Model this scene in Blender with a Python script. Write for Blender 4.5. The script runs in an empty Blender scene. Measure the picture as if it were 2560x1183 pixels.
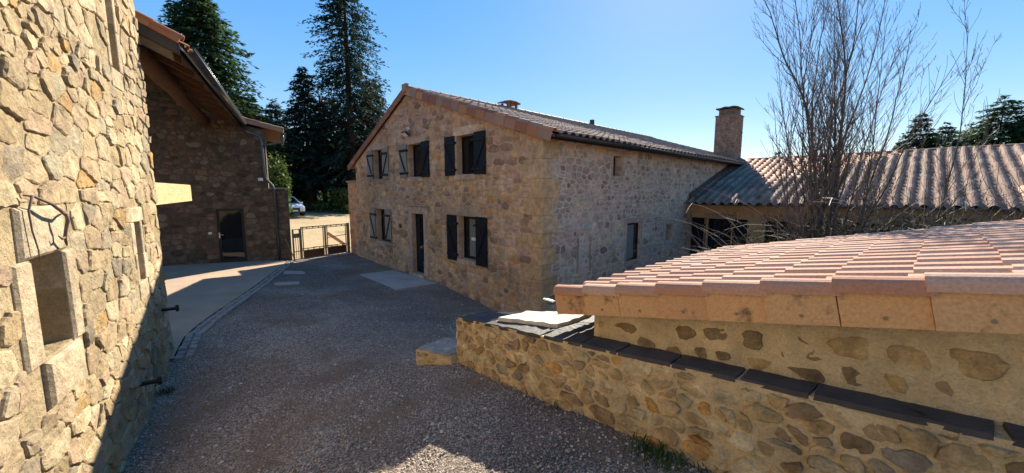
import bpy, math, random
import numpy as np
from mathutils import Vector, Matrix, noise
from mathutils.geometry import tessellate_polygon

R = math.radians
scn = bpy.context.scene
COL = scn.collection
RNG = random.Random(7)

# ------------------------------------------------------------------ camera
F = 948.0 / 2560.0
PITCH = math.atan(113.5 / 948.0)
cam_d = bpy.data.cameras.new('camera')
cam_d.sensor_width = 36.0
cam_d.lens = 36.0 * F
cam_d.clip_start = 0.05
cam_d.clip_end = 9000
cam = bpy.data.objects.new('camera', cam_d)
cam.location = (0, 0, 0)
cam.rotation_euler = (math.pi / 2 - PITCH, 0, 0)
COL.objects.link(cam)
scn.camera = cam

# ------------------------------------------------------------------ sky and sun
SUN_AZ, SUN_EL = R(21.0), R(32.0)
SKY_GAMMA, SKY_SAT, SKY_VAL = 0.36, 2.65, 1.58
world = bpy.data.worlds.new('World')
scn.world = world
world.use_nodes = True
nt = world.node_tree
bg = nt.nodes['Background']
sky = nt.nodes.new('ShaderNodeTexSky')
sky.sky_type = 'NISHITA'
sky.sun_disc = False
sky.sun_elevation = SUN_EL
sky.sun_rotation = SUN_AZ
sky.altitude = 600
sky.air_density = 1.0
sky.dust_density = 0.1
sky.ozone_density = 1.6
# the phone's tone curve holds the sky round the sun back: one even curve over the whole sky
gm = nt.nodes.new('ShaderNodeGamma')
gm.inputs['Gamma'].default_value = SKY_GAMMA
hs = nt.nodes.new('ShaderNodeHueSaturation')
hs.inputs['Hue'].default_value = 0.51
hs.inputs['Saturation'].default_value = SKY_SAT
hs.inputs['Value'].default_value = SKY_VAL
nt.links.new(sky.outputs['Color'], gm.inputs['Color'])
nt.links.new(gm.outputs['Color'], hs.inputs['Color'])
nt.links.new(hs.outputs['Color'], bg.inputs['Color'])
bg.inputs['Strength'].default_value = 0.11
sun_d = bpy.data.lights.new('sun', 'SUN')
sun_d.energy = 3.9
sun_d.angle = R(0.53)
sun_d.color = (1.0, 0.90, 0.74)
sun = bpy.data.objects.new('sun', sun_d)
sun_dir = Vector((math.sin(SUN_AZ) * math.cos(SUN_EL), math.cos(SUN_AZ) * math.cos(SUN_EL), math.sin(SUN_EL)))
sun.rotation_euler = sun_dir.to_track_quat('Z', 'Y').to_euler()
sun.location = sun_dir * 60
COL.objects.link(sun)
vs = scn.view_settings
vs.view_transform = 'Standard'
vs.look = 'None'
vs.exposure = 1.68
vs.gamma = 1.0
vs.use_curve_mapping = False


# ------------------------------------------------------------------ materials
def mat(name, rough=0.8, spec=0.3):
    m = bpy.data.materials.new(name)
    m.use_nodes = True
    n = m.node_tree
    b = n.nodes['Principled BSDF']
    b.inputs['Roughness'].default_value = rough
    b.inputs['Specular IOR Level'].default_value = spec
    return m, n, b


def N(n, t, **kw):
    o = n.nodes.new(t)
    for k, v in kw.items():
        if k in o.inputs:
            o.inputs[k].default_value = v
        else:
            setattr(o, k, v)
    return o


def coords(n, scale=(1, 1, 1), kind='Object'):
    c = N(n, 'ShaderNodeTexCoord')
    mp = N(n, 'ShaderNodeMapping')
    mp.inputs['Scale'].default_value = scale
    n.links.new(c.outputs[kind], mp.inputs['Vector'])
    return mp.outputs['Vector']


def noise_tex(n, vec, scale, detail=6, rough=0.6):
    t = N(n, 'ShaderNodeTexNoise')
    t.inputs['Scale'].default_value = scale
    t.inputs['Detail'].default_value = detail
    t.inputs['Roughness'].default_value = rough
    n.links.new(vec, t.inputs['Vector'])
    return t.outputs['Fac']


def ramp(n, fac, stops):
    r = N(n, 'ShaderNodeValToRGB')
    e = r.color_ramp.elements
    while len(e) < len(stops):
        e.new(0.5)
    for i, (p, c) in enumerate(stops):
        e[i].position = p
        e[i].color = (*c, 1) if len(c) == 3 else c
    n.links.new(fac, r.inputs['Fac'])
    return r.outputs['Color']


def maprange(n, fac, a, b, c, d):
    m = N(n, 'ShaderNodeMapRange')
    for i, v in zip((1, 2, 3, 4), (a, b, c, d)):
        m.inputs[i].default_value = v
    n.links.new(fac, m.inputs[0])
    return m.outputs[0]


def mix(n, fac, a, b, mode='MIX'):
    m = N(n, 'ShaderNodeMix', data_type='RGBA', blend_type=mode)
    for sock, v in ((m.inputs['Factor'], fac), (m.inputs[6], a), (m.inputs[7], b)):
        if isinstance(v, (int, float)):
            sock.default_value = v
        elif isinstance(v, tuple):
            sock.default_value = (*v, 1)
        else:
            n.links.new(v, sock)
    return m.outputs[2]


def bump(n, b, h, strength=0.5, dist=0.01, prev=None):
    bp = N(n, 'ShaderNodeBump')
    bp.inputs['Strength'].default_value = strength
    bp.inputs['Distance'].default_value = dist
    n.links.new(h, bp.inputs['Height'])
    if prev is not None:
        n.links.new(prev, bp.inputs['Normal'])
    n.links.new(bp.outputs['Normal'], b.inputs['Normal'])
    return bp.outputs['Normal']


def gray(n, fac):
    c = N(n, 'ShaderNodeCombineColor')
    for i in range(3):
        n.links.new(fac, c.inputs[i])
    return c.outputs[0]


def simple(name, col, rough=0.6, spec=0.4, var=0.15, scale=6.0, metal=0.0, bmp=0.0, stretch=(1, 1, 1), bd=0.004):
    m, n, b = mat(name, rough, spec)
    v = coords(n, stretch)
    f = noise_tex(n, v, scale, 6)
    g = maprange(n, f, 0.25, 0.75, 1 - var, 1 + var)
    c = mix(n, 1.0, col, gray(n, g), 'MULTIPLY')
    n.links.new(c, b.inputs['Base Color'])
    b.inputs['Metallic'].default_value = metal
    if bmp:
        bump(n, b, noise_tex(n, v, scale * 6, 6), bmp, bd)
    return m


def stone_mat(name, bstr=0.55, lichen=0.25, lich_col=(0.30, 0.29, 0.24), smear=None, sm=0.8, lo=0.52, v0=0.66, v1=1.3):
    m, n, b = mat(name, 0.9, 0.2)
    v = coords(n)
    at = N(n, 'ShaderNodeAttribute', attribute_name='tint')
    f1 = noise_tex(n, v, 7, 8, 0.65)
    f2 = noise_tex(n, v, 55, 5, 0.7)
    f3 = noise_tex(n, v, 2.2, 5, 0.6)
    c = mix(n, 1.0, at.outputs['Color'], gray(n, maprange(n, f1, 0.3, 0.7, v0, v1)), 'MULTIPLY')
    c = mix(n, 1.0, c, gray(n, maprange(n, f2, 0.3, 0.7, 0.78, 1.2)), 'MULTIPLY')
    c = mix(n, maprange(n, f3, 0.56, 0.72, 0.0, lichen), c, lich_col)
    if smear:                                  # mortar smeared over the stone faces
        f4 = noise_tex(n, v, 11, 7, 0.7)
        c = mix(n, maprange(n, f4, lo, lo + 0.1, 0.0, sm), c, smear)
    f5 = noise_tex(n, v, 0.8, 6, 0.65)
    c = mix(n, 1.0, c, gray(n, maprange(n, f5, 0.35, 0.62, 1.12, 0.72)), 'MULTIPLY')
    n.links.new(c, b.inputs['Base Color'])
    vo = N(n, 'ShaderNodeTexVoronoi')
    vo.inputs['Scale'].default_value = 22
    n.links.new(v, vo.inputs['Vector'])
    p = bump(n, b, f1, bstr, 0.05)
    p = bump(n, b, vo.outputs['Distance'], bstr * 0.35, 0.02, p)
    bump(n, b, f2, bstr, 0.012, p)
    return m


def mortar_mat(name, col, dark=0.7, bstr=0.6):
    m, n, b = mat(name, 0.95, 0.15)
    v = coords(n)
    f1 = noise_tex(n, v, 3.5, 8, 0.65)
    f2 = noise_tex(n, v, 70, 5, 0.7)
    c = mix(n, 1.0, col, gray(n, maprange(n, f1, 0.3, 0.7, dark, 1.22)), 'MULTIPLY')
    c = mix(n, 1.0, c, gray(n, maprange(n, f2, 0.3, 0.7, 0.8, 1.15)), 'MULTIPLY')
    n.links.new(c, b.inputs['Base Color'])
    p = bump(n, b, noise_tex(n, v, 14, 8), bstr, 0.05)
    bump(n, b, f2, bstr, 0.008, p)
    return m


def tile_mat(name, cols, rough=0.55, spec=0.4, lichen=0.3, lcol=(0.22, 0.20, 0.17), bm=0.25, lr=(0.48, 0.72)):
    m, n, b = mat(name, rough, spec)
    oi = N(n, 'ShaderNodeObjectInfo')
    ge = N(n, 'ShaderNodeNewGeometry')
    ad = N(n, 'ShaderNodeMath', operation='ADD')
    n.links.new(oi.outputs['Random'], ad.inputs[0])
    n.links.new(ge.outputs['Random Per Island'], ad.inputs[1])
    fr = N(n, 'ShaderNodeMath', operation='FRACT')
    n.links.new(ad.outputs[0], fr.inputs[0])
    k = len(cols)
    base = ramp(n, fr.outputs[0], [((i + 0.5) / k, c) for i, c in enumerate(cols)])
    v = coords(n)
    # offset the grain from tile to tile
    vm = N(n, 'ShaderNodeVectorMath', operation='ADD')
    n.links.new(v, vm.inputs[0])
    n.links.new(oi.outputs['Location'], vm.inputs[1])
    f1 = noise_tex(n, vm.outputs[0], 5, 7, 0.65)
    f2 = noise_tex(n, vm.outputs[0], 60, 4, 0.6)
    c = mix(n, 1.0, base, gray(n, maprange(n, f2, 0.3, 0.7, 0.82, 1.15)), 'MULTIPLY')
    c = mix(n, maprange(n, f1, lr[0], lr[1], 0.0, lichen), c, lcol)
    n.links.new(c, b.inputs['Base Color'])
    bump(n, b, f2, bm, 0.006)
    return m


def foliage_mat(name, dark, light, trans=0.25, ro=0.6, sp=0.2):
    m, n, b = mat(name, ro, sp)
    ge = N(n, 'ShaderNodeNewGeometry')
    v = coords(n)
    f = noise_tex(n, v, 0.5, 4)
    ad = N(n, 'ShaderNodeMath', operation='ADD')
    n.links.new(ge.outputs['Random Per Island'], ad.inputs[0])
    n.links.new(f, ad.inputs[1])
    c = ramp(n, maprange(n, ad.outputs[0], 0.3, 1.5, 0, 1), [(0.0, dark), (1.0, light)])
    n.links.new(c, b.inputs['Base Color'])
    tr = N(n, 'ShaderNodeBsdfTranslucent')
    n.links.new(c, tr.inputs['Color'])
    ms = N(n, 'ShaderNodeMixShader')
    ms.inputs[0].default_value = trans
    out = n.nodes['Material Output']
    n.links.new(b.outputs[0], ms.inputs[1])
    n.links.new(tr.outputs[0], ms.inputs[2])
    n.links.new(ms.outputs[0], out.inputs['Surface'])
    return m


M = {}
M['stone_pale'] = stone_mat('pale_rubble_stone', 0.85, 0.3, (0.33, 0.29, 0.21), (0.40, 0.31, 0.185), 0.8, 0.54)
M['stone'] = stone_mat('rubble_stone', 0.6, 0.3, (0.20, 0.17, 0.12), (0.58, 0.385, 0.235), 0.55, 0.55)
M['stone_bedded'] = stone_mat('bedded_rubble_stone', 1.0, 0.35, (0.24, 0.18, 0.11), (0.66, 0.49, 0.28), 0.6, 0.58, 0.5, 1.45)
M['stone_dark'] = stone_mat('dark_rubble_stone', 0.7, 0.35, (0.10, 0.08, 0.06))  # dark brown tone for the outbuilding stones
M['dressed'] = stone_mat('dressed_stone', 0.3, 0.2, (0.27, 0.20, 0.15))
M['mortar_pale'] = mortar_mat('pale_lime_mortar', (0.39, 0.30, 0.175), 0.65, 1.0)
M['mortar_gable'] = mortar_mat('tan_mortar', (0.58, 0.38, 0.235), 0.72)
M['mortar_side'] = mortar_mat('pinkish_grey_mortar', (0.57, 0.45, 0.35), 0.75)
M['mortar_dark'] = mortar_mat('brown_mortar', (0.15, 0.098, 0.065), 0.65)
M['mortar_yellow'] = mortar_mat('yellow_mortar', (0.70, 0.52, 0.29), 0.72, 1.0)
M['render'] = mortar_mat('ochre_render', (0.55, 0.36, 0.20), 0.9, 0.25)
M['slate'] = simple('dark_slate', (0.06, 0.057, 0.058), 0.62, 0.3, 0.4, 5, bmp=0.5, bd=0.015)
M['pale_slab'] = simple('pale_stone_slab', (0.72, 0.66, 0.52), 0.8, 0.3, 0.25, 9, bmp=0.8, bd=0.02)
M['concrete'] = simple('smooth_concrete', (0.46, 0.385, 0.34), 0.8, 0.3, 0.18, 2.0, bmp=0.15)
M['terrace'] = simple('terrace_concrete', (0.42, 0.31, 0.225), 0.85, 0.25, 0.16, 1.2, bmp=0.2)
M['sett'] = simple('granite_sett', (0.30, 0.265, 0.235), 0.8, 0.3, 0.4, 8, bmp=0.4)
M['slate_blue'] = simple('dark_blue_paint', (0.0065, 0.0085, 0.013), 0.55, 0.22, 0.25, 10, bmp=0.1)
M['shutter_glare'] = simple('glare_grey_paint', (0.25, 0.225, 0.19), 0.6, 0.4, 0.25, 12, bmp=0.2)  # light grey paints in the reflected glare on dark shutters
M['black_iron'] = simple('black_iron', (0.012, 0.011, 0.011), 0.5, 0.4, 0.3, 20)
M['rust'] = simple('rusted_steel', (0.27, 0.195, 0.115), 0.6, 0.4, 0.4, 20, bmp=0.2)
M['zinc'] = simple('grey_coated_gutter', (0.10, 0.105, 0.115), 0.3, 0.6, 0.2, 3, metal=0.6)
M['gutter_dark'] = simple('dark_gutter', (0.022, 0.024, 0.030), 0.35, 0.5, 0.2, 3)
M['wood_old'] = simple('old_brown_timber', (0.13, 0.062, 0.033), 0.8, 0.25, 0.45, 3, bmp=0.6, stretch=(1, 6, 6))
M['wood_fascia'] = simple('weathered_fascia_wood', (0.16, 0.11, 0.065), 0.8, 0.25, 0.3, 3, bmp=0.3, stretch=(1, 6, 6))
M['fascia_grey'] = simple('grey_painted_fascia', (0.05, 0.045, 0.042), 0.6, 0.3, 0.2, 3)
M['glulam'] = simple('fresh_pine_beam', (0.54, 0.38, 0.19), 0.6, 0.3, 0.3, 2.5, stretch=(8, 1, 8), bmp=0.1)
M['bark'] = simple('grey_bark', (0.085, 0.070, 0.058), 0.85, 0.2, 0.4, 9, bmp=0.5)
M['twig'] = simple('reddish_twig_bark', (0.155, 0.12, 0.10), 0.7, 0.3, 0.35, 7)
M['conifer_bark'] = simple('brown_conifer_bark', (0.07, 0.045, 0.032), 0.9, 0.2, 0.4, 4, bmp=0.5)
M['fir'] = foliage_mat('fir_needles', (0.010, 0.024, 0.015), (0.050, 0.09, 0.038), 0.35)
M['fir_light'] = foliage_mat('light_fir_needles', (0.016, 0.038, 0.018), (0.085, 0.14, 0.055), 0.4)  # lighter green needles than the plain fir
M['redwood'] = foliage_mat('redwood_needles', (0.012, 0.023, 0.020), (0.045, 0.075, 0.050), 0.35)
M['leaf'] = foliage_mat('shrub_leaves', (0.03, 0.055, 0.012), (0.12, 0.17, 0.04), 0.4)
M['ivy'] = foliage_mat('dark_bramble_leaves', (0.010, 0.014, 0.006), (0.045, 0.05, 0.018), 0.2, 0.9, 0.05)
M['grass'] = foliage_mat('grass_blades', (0.02, 0.05, 0.01), (0.08, 0.14, 0.03), 0.35)
M['wood_far'] = foliage_mat('far_wood_needles', (0.010, 0.020, 0.014), (0.035, 0.055, 0.03), 0.15)
M['tile_shed'] = tile_mat('pink_clay_tile', [(0.50, 0.27, 0.175), (0.56, 0.34, 0.235), (0.44, 0.215, 0.135), (0.54, 0.35, 0.26), (0.46, 0.26, 0.18)], 0.8, 0.15, 0.4, (0.30, 0.25, 0.21))
M['tile_house'] = tile_mat('weathered_house_tile', [(0.36, 0.24, 0.18), (0.31, 0.22, 0.18), (0.40, 0.28, 0.22), (0.34, 0.26, 0.22)], 0.9, 0.1, 0.5, (0.20, 0.165, 0.13))
M['tile_wing'] = tile_mat('weathered_wing_tile', [(0.30, 0.165, 0.115), (0.37, 0.225, 0.165), (0.21, 0.115, 0.085), (0.36, 0.25, 0.19), (0.25, 0.15, 0.11)], 0.8, 0.12, 0.75, (0.10, 0.09, 0.065), 0.5)
M['verge_house'] = tile_mat('house_verge_tile', [(0.30, 0.12, 0.075), (0.46, 0.21, 0.08), (0.33, 0.19, 0.14), (0.40, 0.24, 0.16), (0.25, 0.085, 0.06), (0.48, 0.24, 0.10), (0.32, 0.20, 0.15)], 0.7, 0.3, 0.2)
M['verge_shed'] = tile_mat('shed_verge_tile', [(0.58, 0.32, 0.15), (0.62, 0.35, 0.16), (0.55, 0.30, 0.15), (0.60, 0.37, 0.18)], 0.65, 0.3, 0.9, (0.085, 0.06, 0.035), 0.3, (0.56, 0.68))
M['rust_tile'] = tile_mat('old_orange_tile', [(0.34, 0.13, 0.06), (0.28, 0.11, 0.06), (0.38, 0.17, 0.08)], 0.7, 0.3, 0.4)
M['brick'] = stone_mat('chimney_brick', 0.5, 0.3, (0.2, 0.13, 0.1))
M['white_plastic'] = simple('white_plastic', (0.75, 0.74, 0.70), 0.4, 0.5, 0.05)
M['chrome'] = simple('brushed_steel', (0.6, 0.6, 0.58), 0.3, 0.5, 0.1, metal=1.0)
M['car_white'] = simple('white_car_paint', (0.78, 0.79, 0.80), 0.18, 0.6, 0.02)
M['car_black'] = simple('black_car_trim', (0.015, 0.015, 0.017), 0.4, 0.5, 0.1)
M['tyre'] = simple('tyre_rubber', (0.02, 0.02, 0.02), 0.85, 0.2, 0.2)
M['log'] = simple('cut_branch_bark', (0.07, 0.05, 0.035), 0.9, 0.2, 0.4, 6, bmp=0.4)
M['tarp'] = simple('blue_tarpaulin', (0.05, 0.09, 0.22), 0.5, 0.4, 0.2)
M['plank'] = simple('pinkish_raw_plank', (0.42, 0.26, 0.18), 0.75, 0.3, 0.25, 4, stretch=(1, 8, 8))
M['vine'] = simple('grey_dead_vine', (0.14, 0.10, 0.08), 0.8, 0.25, 0.4, 14, bmp=0.5)
M['plaque'] = simple('brown_clay_plaque', (0.09, 0.03, 0.02), 0.5, 0.4, 0.3, 30)
M['curtain'] = simple('grey_net_curtain', (0.20, 0.19, 0.17), 0.9, 0.1, 0.2, 4, stretch=(18, 18, 0.2))
M['note'] = simple('white_paper_note', (0.75, 0.72, 0.66), 0.9, 0.1, 0.03)


def glass_mat():
    m, n, b = mat('dark_window_glass', 0.04, 0.6)
    b.inputs['Base Color'].default_value = (0.008, 0.009, 0.011, 1)
    v = coords(n)
    bump(n, b, noise_tex(n, v, 1.3, 2), 0.06, 0.02)
    return m


M['glass'] = glass_mat()


def gravel_mat(name, c0, c1, c2, scale=80):
    m, n, b = mat(name, 0.92, 0.2)
    v = coords(n)
    vo = N(n, 'ShaderNodeTexVoronoi')
    vo.inputs['Scale'].default_value = scale
    n.links.new(v, vo.inputs['Vector'])
    vo2 = N(n, 'ShaderNodeTexVoronoi')
    vo2.inputs['Scale'].default_value = scale * 2.3
    n.links.new(v, vo2.inputs['Vector'])
    sep = N(n, 'ShaderNodeSeparateColor')
    n.links.new(vo.outputs['Color'], sep.inputs[0])
    big = noise_tex(n, v, 0.55, 6, 0.6)
    c = ramp(n, sep.outputs[0], [(0.0, c0), (0.55, c1), (0.92, c2), (1.0, tuple(min(0.6, x * 1.6) for x in c2))])
    c = mix(n, 1.0, c, gray(n, maprange(n, big, 0.3, 0.7, 0.66, 1.28)), 'MULTIPLY')
    c = mix(n, maprange(n, noise_tex(n, v, 0.9, 5), 0.47, 0.62, 0, 0.75), c, (c1[0] * 0.95, c1[1] * 0.82, c1[2] * 0.70))
    n.links.new(c, b.inputs['Base Color'])
    p = bump(n, b, vo.outputs['Distance'], 0.9, -0.02)
    bump(n, b, vo2.outputs['Distance'], 0.6, -0.01, p)
    return m


M['gravel'] = gravel_mat('grey_gravel', (0.125, 0.10, 0.08), (0.285, 0.23, 0.185), (0.60, 0.50, 0.41))
M['pebble'] = foliage_mat('gravel_chippings', (0.085, 0.07, 0.057), (0.60, 0.51, 0.43), 0.0)


def drive_mat():
    m, n, b = mat('sandy_drive', 0.95, 0.15)
    v = coords(n)
    f = noise_tex(n, v, 0.35, 7, 0.65)
    f2 = noise_tex(n, v, 9, 6, 0.7)
    c = ramp(n, f, [(0.35, (0.40, 0.29, 0.16)), (0.55, (0.46, 0.35, 0.205)), (0.72, (0.30, 0.24, 0.12))])
    c = mix(n, 1.0, c, gray(n, maprange(n, f2, 0.3, 0.7, 0.7, 1.2)), 'MULTIPLY')
    n.links.new(c, b.inputs['Base Color'])
    bump(n, b, f2, 0.5, 0.03)
    return m


M['drive'] = drive_mat()


def field_mat():
    m, n, b = mat('rough_grass_ground', 0.95, 0.1)
    v = coords(n)
    f = noise_tex(n, v, 0.25, 8, 0.7)
    f2 = noise_tex(n, v, 6, 6, 0.7)
    c = ramp(n, f, [(0.3, (0.06, 0.05, 0.025)), (0.5, (0.065, 0.075, 0.025)), (0.7, (0.11, 0.10, 0.045))])
    c = mix(n, 1.0, c, gray(n, maprange(n, f2, 0.3, 0.7, 0.6, 1.3)), 'MULTIPLY')
    n.links.new(c, b.inputs['Base Color'])
    bump(n, b, f2, 0.6, 0.05)
    return m


M['field'] = field_mat()
M['hill'] = simple('haze_blue_hill', (0.055, 0.085, 0.11), 0.95, 0.05, 0.3, 0.01)  # distance haze is put into the blue base colour


# ------------------------------------------------------------------ mesh helpers
class MB:
    def __init__(s):
        s.v, s.f, s.c = [], [], []

    def add(s, verts, faces, col=None):
        o = len(s.v)
        s.v.extend(verts)
        s.f.extend([tuple(i + o for i in f) for f in faces])
        if col is not None:
            s.c.extend([col] * len(verts))

    def mesh(s, name, m, smooth=False):
        me = bpy.data.meshes.new(name)
        me.from_pydata([tuple(v) for v in s.v], [], s.f)
        if s.c:
            a = me.color_attributes.new('tint', 'FLOAT_COLOR', 'POINT')
            arr = np.ones((len(s.v), 4), np.float32)
            arr[:, :3] = np.array(s.c, np.float32)
            a.data.foreach_set('color', arr.ravel())
        if smooth:
            me.polygons.foreach_set('use_smooth', [True] * len(me.polygons))
        me.materials.append(m)
        me.update()
        return me

    def build(s, name, m, parent=None, smooth=False):
        return link(name, s.mesh(name, m, smooth), parent)


def link(name, me, parent=None):
    o = bpy.data.objects.new(name, me)
    COL.objects.link(o)
    if parent is not None:
        o.parent = parent
    return o


def np_mesh(name, verts, faces, m, smooth=False):
    """verts (n,3), faces (k,w) arrays."""
    me = bpy.data.meshes.new(name)
    me.vertices.add(len(verts))
    me.vertices.foreach_set('co', np.asarray(verts, np.float32).ravel())
    k, w = faces.shape
    me.loops.add(k * w)
    me.loops.foreach_set('vertex_index', np.asarray(faces, np.int32).ravel())
    me.polygons.add(k)
    me.polygons.foreach_set('loop_start', np.arange(0, k * w, w, dtype=np.int32))
    me.polygons.foreach_set('loop_total', np.full(k, w, np.int32))
    if smooth:
        me.polygons.foreach_set('use_smooth', np.ones(k, bool))
    me.materials.append(m)
    me.update(calc_edges=True)
    return me


def tag(o, label=None, cat=None, group=None, kind=None):
    for k, v in (('label', label), ('category', cat), ('group', group), ('kind', kind)):
        if v:
            o[k] = v
    return o


def empty(name, loc, deg=0, **kw):
    o = bpy.data.objects.new(name, None)
    COL.objects.link(o)
    o.location = loc
    o.rotation_euler = (0, 0, R(deg))
    o.empty_display_size = 0.2
    return tag(o, **kw)


class Frame:
    """local (x, y, z) with z still measured from the eye; o sits on the ground at height zb."""
    def __init__(s, x, y, zb, deg):
        s.x, s.y, s.zb, s.deg = x, y, zb, deg
        a = R(deg)
        s.ca, s.sa = math.cos(a), math.sin(a)

    def world(s, p):
        return Vector((s.x + p[0] * s.ca - p[1] * s.sa, s.y + p[0] * s.sa + p[1] * s.ca, p[2] + s.zb))

    def local(s, w):
        dx, dy = w[0] - s.x, w[1] - s.y
        return Vector((dx * s.ca + dy * s.sa, -dx * s.sa + dy * s.ca, w[2] - s.zb))

    def thing(s, name, **kw):
        return empty(name, (s.x, s.y, s.zb), s.deg, **kw)


CP, SP = math.cos(PITCH), math.sin(PITCH)


def depth_of(w):
    return max(0.3, w[1] * CP - w[2] * SP)


BOXF = [(0, 3, 2, 1), (4, 5, 6, 7), (0, 1, 5, 4), (1, 2, 6, 5), (2, 3, 7, 6), (3, 0, 4, 7)]


def fix(verts, faces):
    """make a closed piece's faces point outward (signed volume)."""
    vol = 0
    for f in faces:
        a = Vector(verts[f[0]])
        for i in range(1, len(f) - 1):
            vol += a.dot(Vector(verts[f[i]]).cross(Vector(verts[f[i + 1]])))
    return faces if vol >= 0 else [tuple(reversed(f)) for f in faces]


def box(mb, x0, x1, y0, y1, z0, z1, col=None):
    v = [(x0, y0, z0), (x1, y0, z0), (x1, y1, z0), (x0, y1, z0), (x0, y0, z1), (x1, y0, z1), (x1, y1, z1), (x0, y1, z1)]
    mb.add(v, BOXF, col)


def chamfer(mb, P, u0, u1, z0, z1, d0, d1, c=0.008, col=None, jit=0.0, rng=RNG):
    """block on a wall: P(u, z, d) -> point, d outward; front edges chamfered."""
    j = lambda: rng.uniform(-jit, jit)
    q = [(u0 + j(), z0 + j()), (u1 + j(), z0 + j()), (u1 + j(), z1 + j()), (u0 + j(), z1 + j())]
    sg = [(1, 1), (-1, 1), (-1, -1), (1, -1)]
    v = [P(a, b, d0) for a, b in q] + [P(a, b, d1 - c) for a, b in q] + [P(a + s * c, b + t * c, d1) for (a, b), (s, t) in zip(q, sg)]
    f = [(3, 2, 1, 0), (8, 9, 10, 11)]
    for i in range(4):
        k = (i + 1) % 4
        f += [(i, k, 4 + k, 4 + i), (4 + i, 4 + k, 8 + k, 8 + i)]
    mb.add(v, fix(v, f), col)


def pbox(mb, P, u0, u1, z0, z1, d0, d1, col=None):
    v = [P(u0, z0, d0), P(u1, z0, d0), P(u1, z1, d0), P(u0, z1, d0), P(u0, z0, d1), P(u1, z0, d1), P(u1, z1, d1), P(u0, z1, d1)]
    mb.add(v, fix(v, BOXF), col)


def bar(mb, a, b, w, h=None, up=(0, 0, 1)):
    """rectangular bar from a to b."""
    h = h or w
    a, b = Vector(a), Vector(b)
    d = (b - a).normalized()
    s = d.cross(Vector(up))
    if s.length < 1e-4:
        s = d.cross(Vector((0, 1, 0)))
    s.normalize()
    t = s.cross(d)
    v = []
    for p in (a, b):
        for i, k in ((-1, -1), (1, -1), (1, 1), (-1, 1)):
            v.append(p + s * (i * w / 2) + t * (k * h / 2))
    mb.add(v, fix(v, BOXF))


def tube(mb, pts, rad, n=8, cap=True, col=None):
    """tube along points, rad number or list."""
    pts = [Vector(p) for p in pts]
    k = len(pts)
    rs = rad if isinstance(rad, (list, tuple)) else [rad] * k
    t0 = (pts[1] - pts[0]).normalized()
    s = t0.cross(Vector((0.3, 0.2, 1)))
    if s.length < 1e-3:
        s = t0.cross(Vector((1, 0, 0)))
    s.normalize()
    v, f = [], []
    for i, p in enumerate(pts):
        t = (pts[min(i + 1, k - 1)] - pts[max(i - 1, 0)]).normalized()
        s = (s - t * s.dot(t)).normalized()
        b = t.cross(s)
        for j in range(n):
            a = 2 * math.pi * j / n
            v.append(p + (s * math.cos(a) + b * math.sin(a)) * rs[i])
        if i:
            o = (i - 1) * n
            for j in range(n):
                q = (j + 1) % n
                f.append((o + j, o + q, o + n + q, o + n + j))
    if cap:
        f.append(tuple(range(n - 1, -1, -1)))
        f.append(tuple(range((k - 1) * n, k * n)))
    mb.add(v, f, col)


# ------------------------------------------------------------------ rubble masonry
def clip_half(poly, nx, ny, c):
    """keep points with nx*x+ny*y <= c."""
    out = []
    k = len(poly)
    for i in range(k):
        a, b = poly[i], poly[(i + 1) % k]
        da, db = nx * a[0] + ny * a[1] - c, nx * b[0] + ny * b[1] - c
        if da <= 0:
            out.append(a)
        if (da < 0 < db) or (db < 0 < da):
            t = da / (da - db)
            out.append((a[0] + (b[0] - a[0]) * t, a[1] + (b[1] - a[1]) * t))
    return out


def area2(p):
    return 0.5 * sum(p[i][0] * p[(i + 1) % len(p)][1] - p[(i + 1) % len(p)][0] * p[i][1] for i in range(len(p)))


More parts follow.
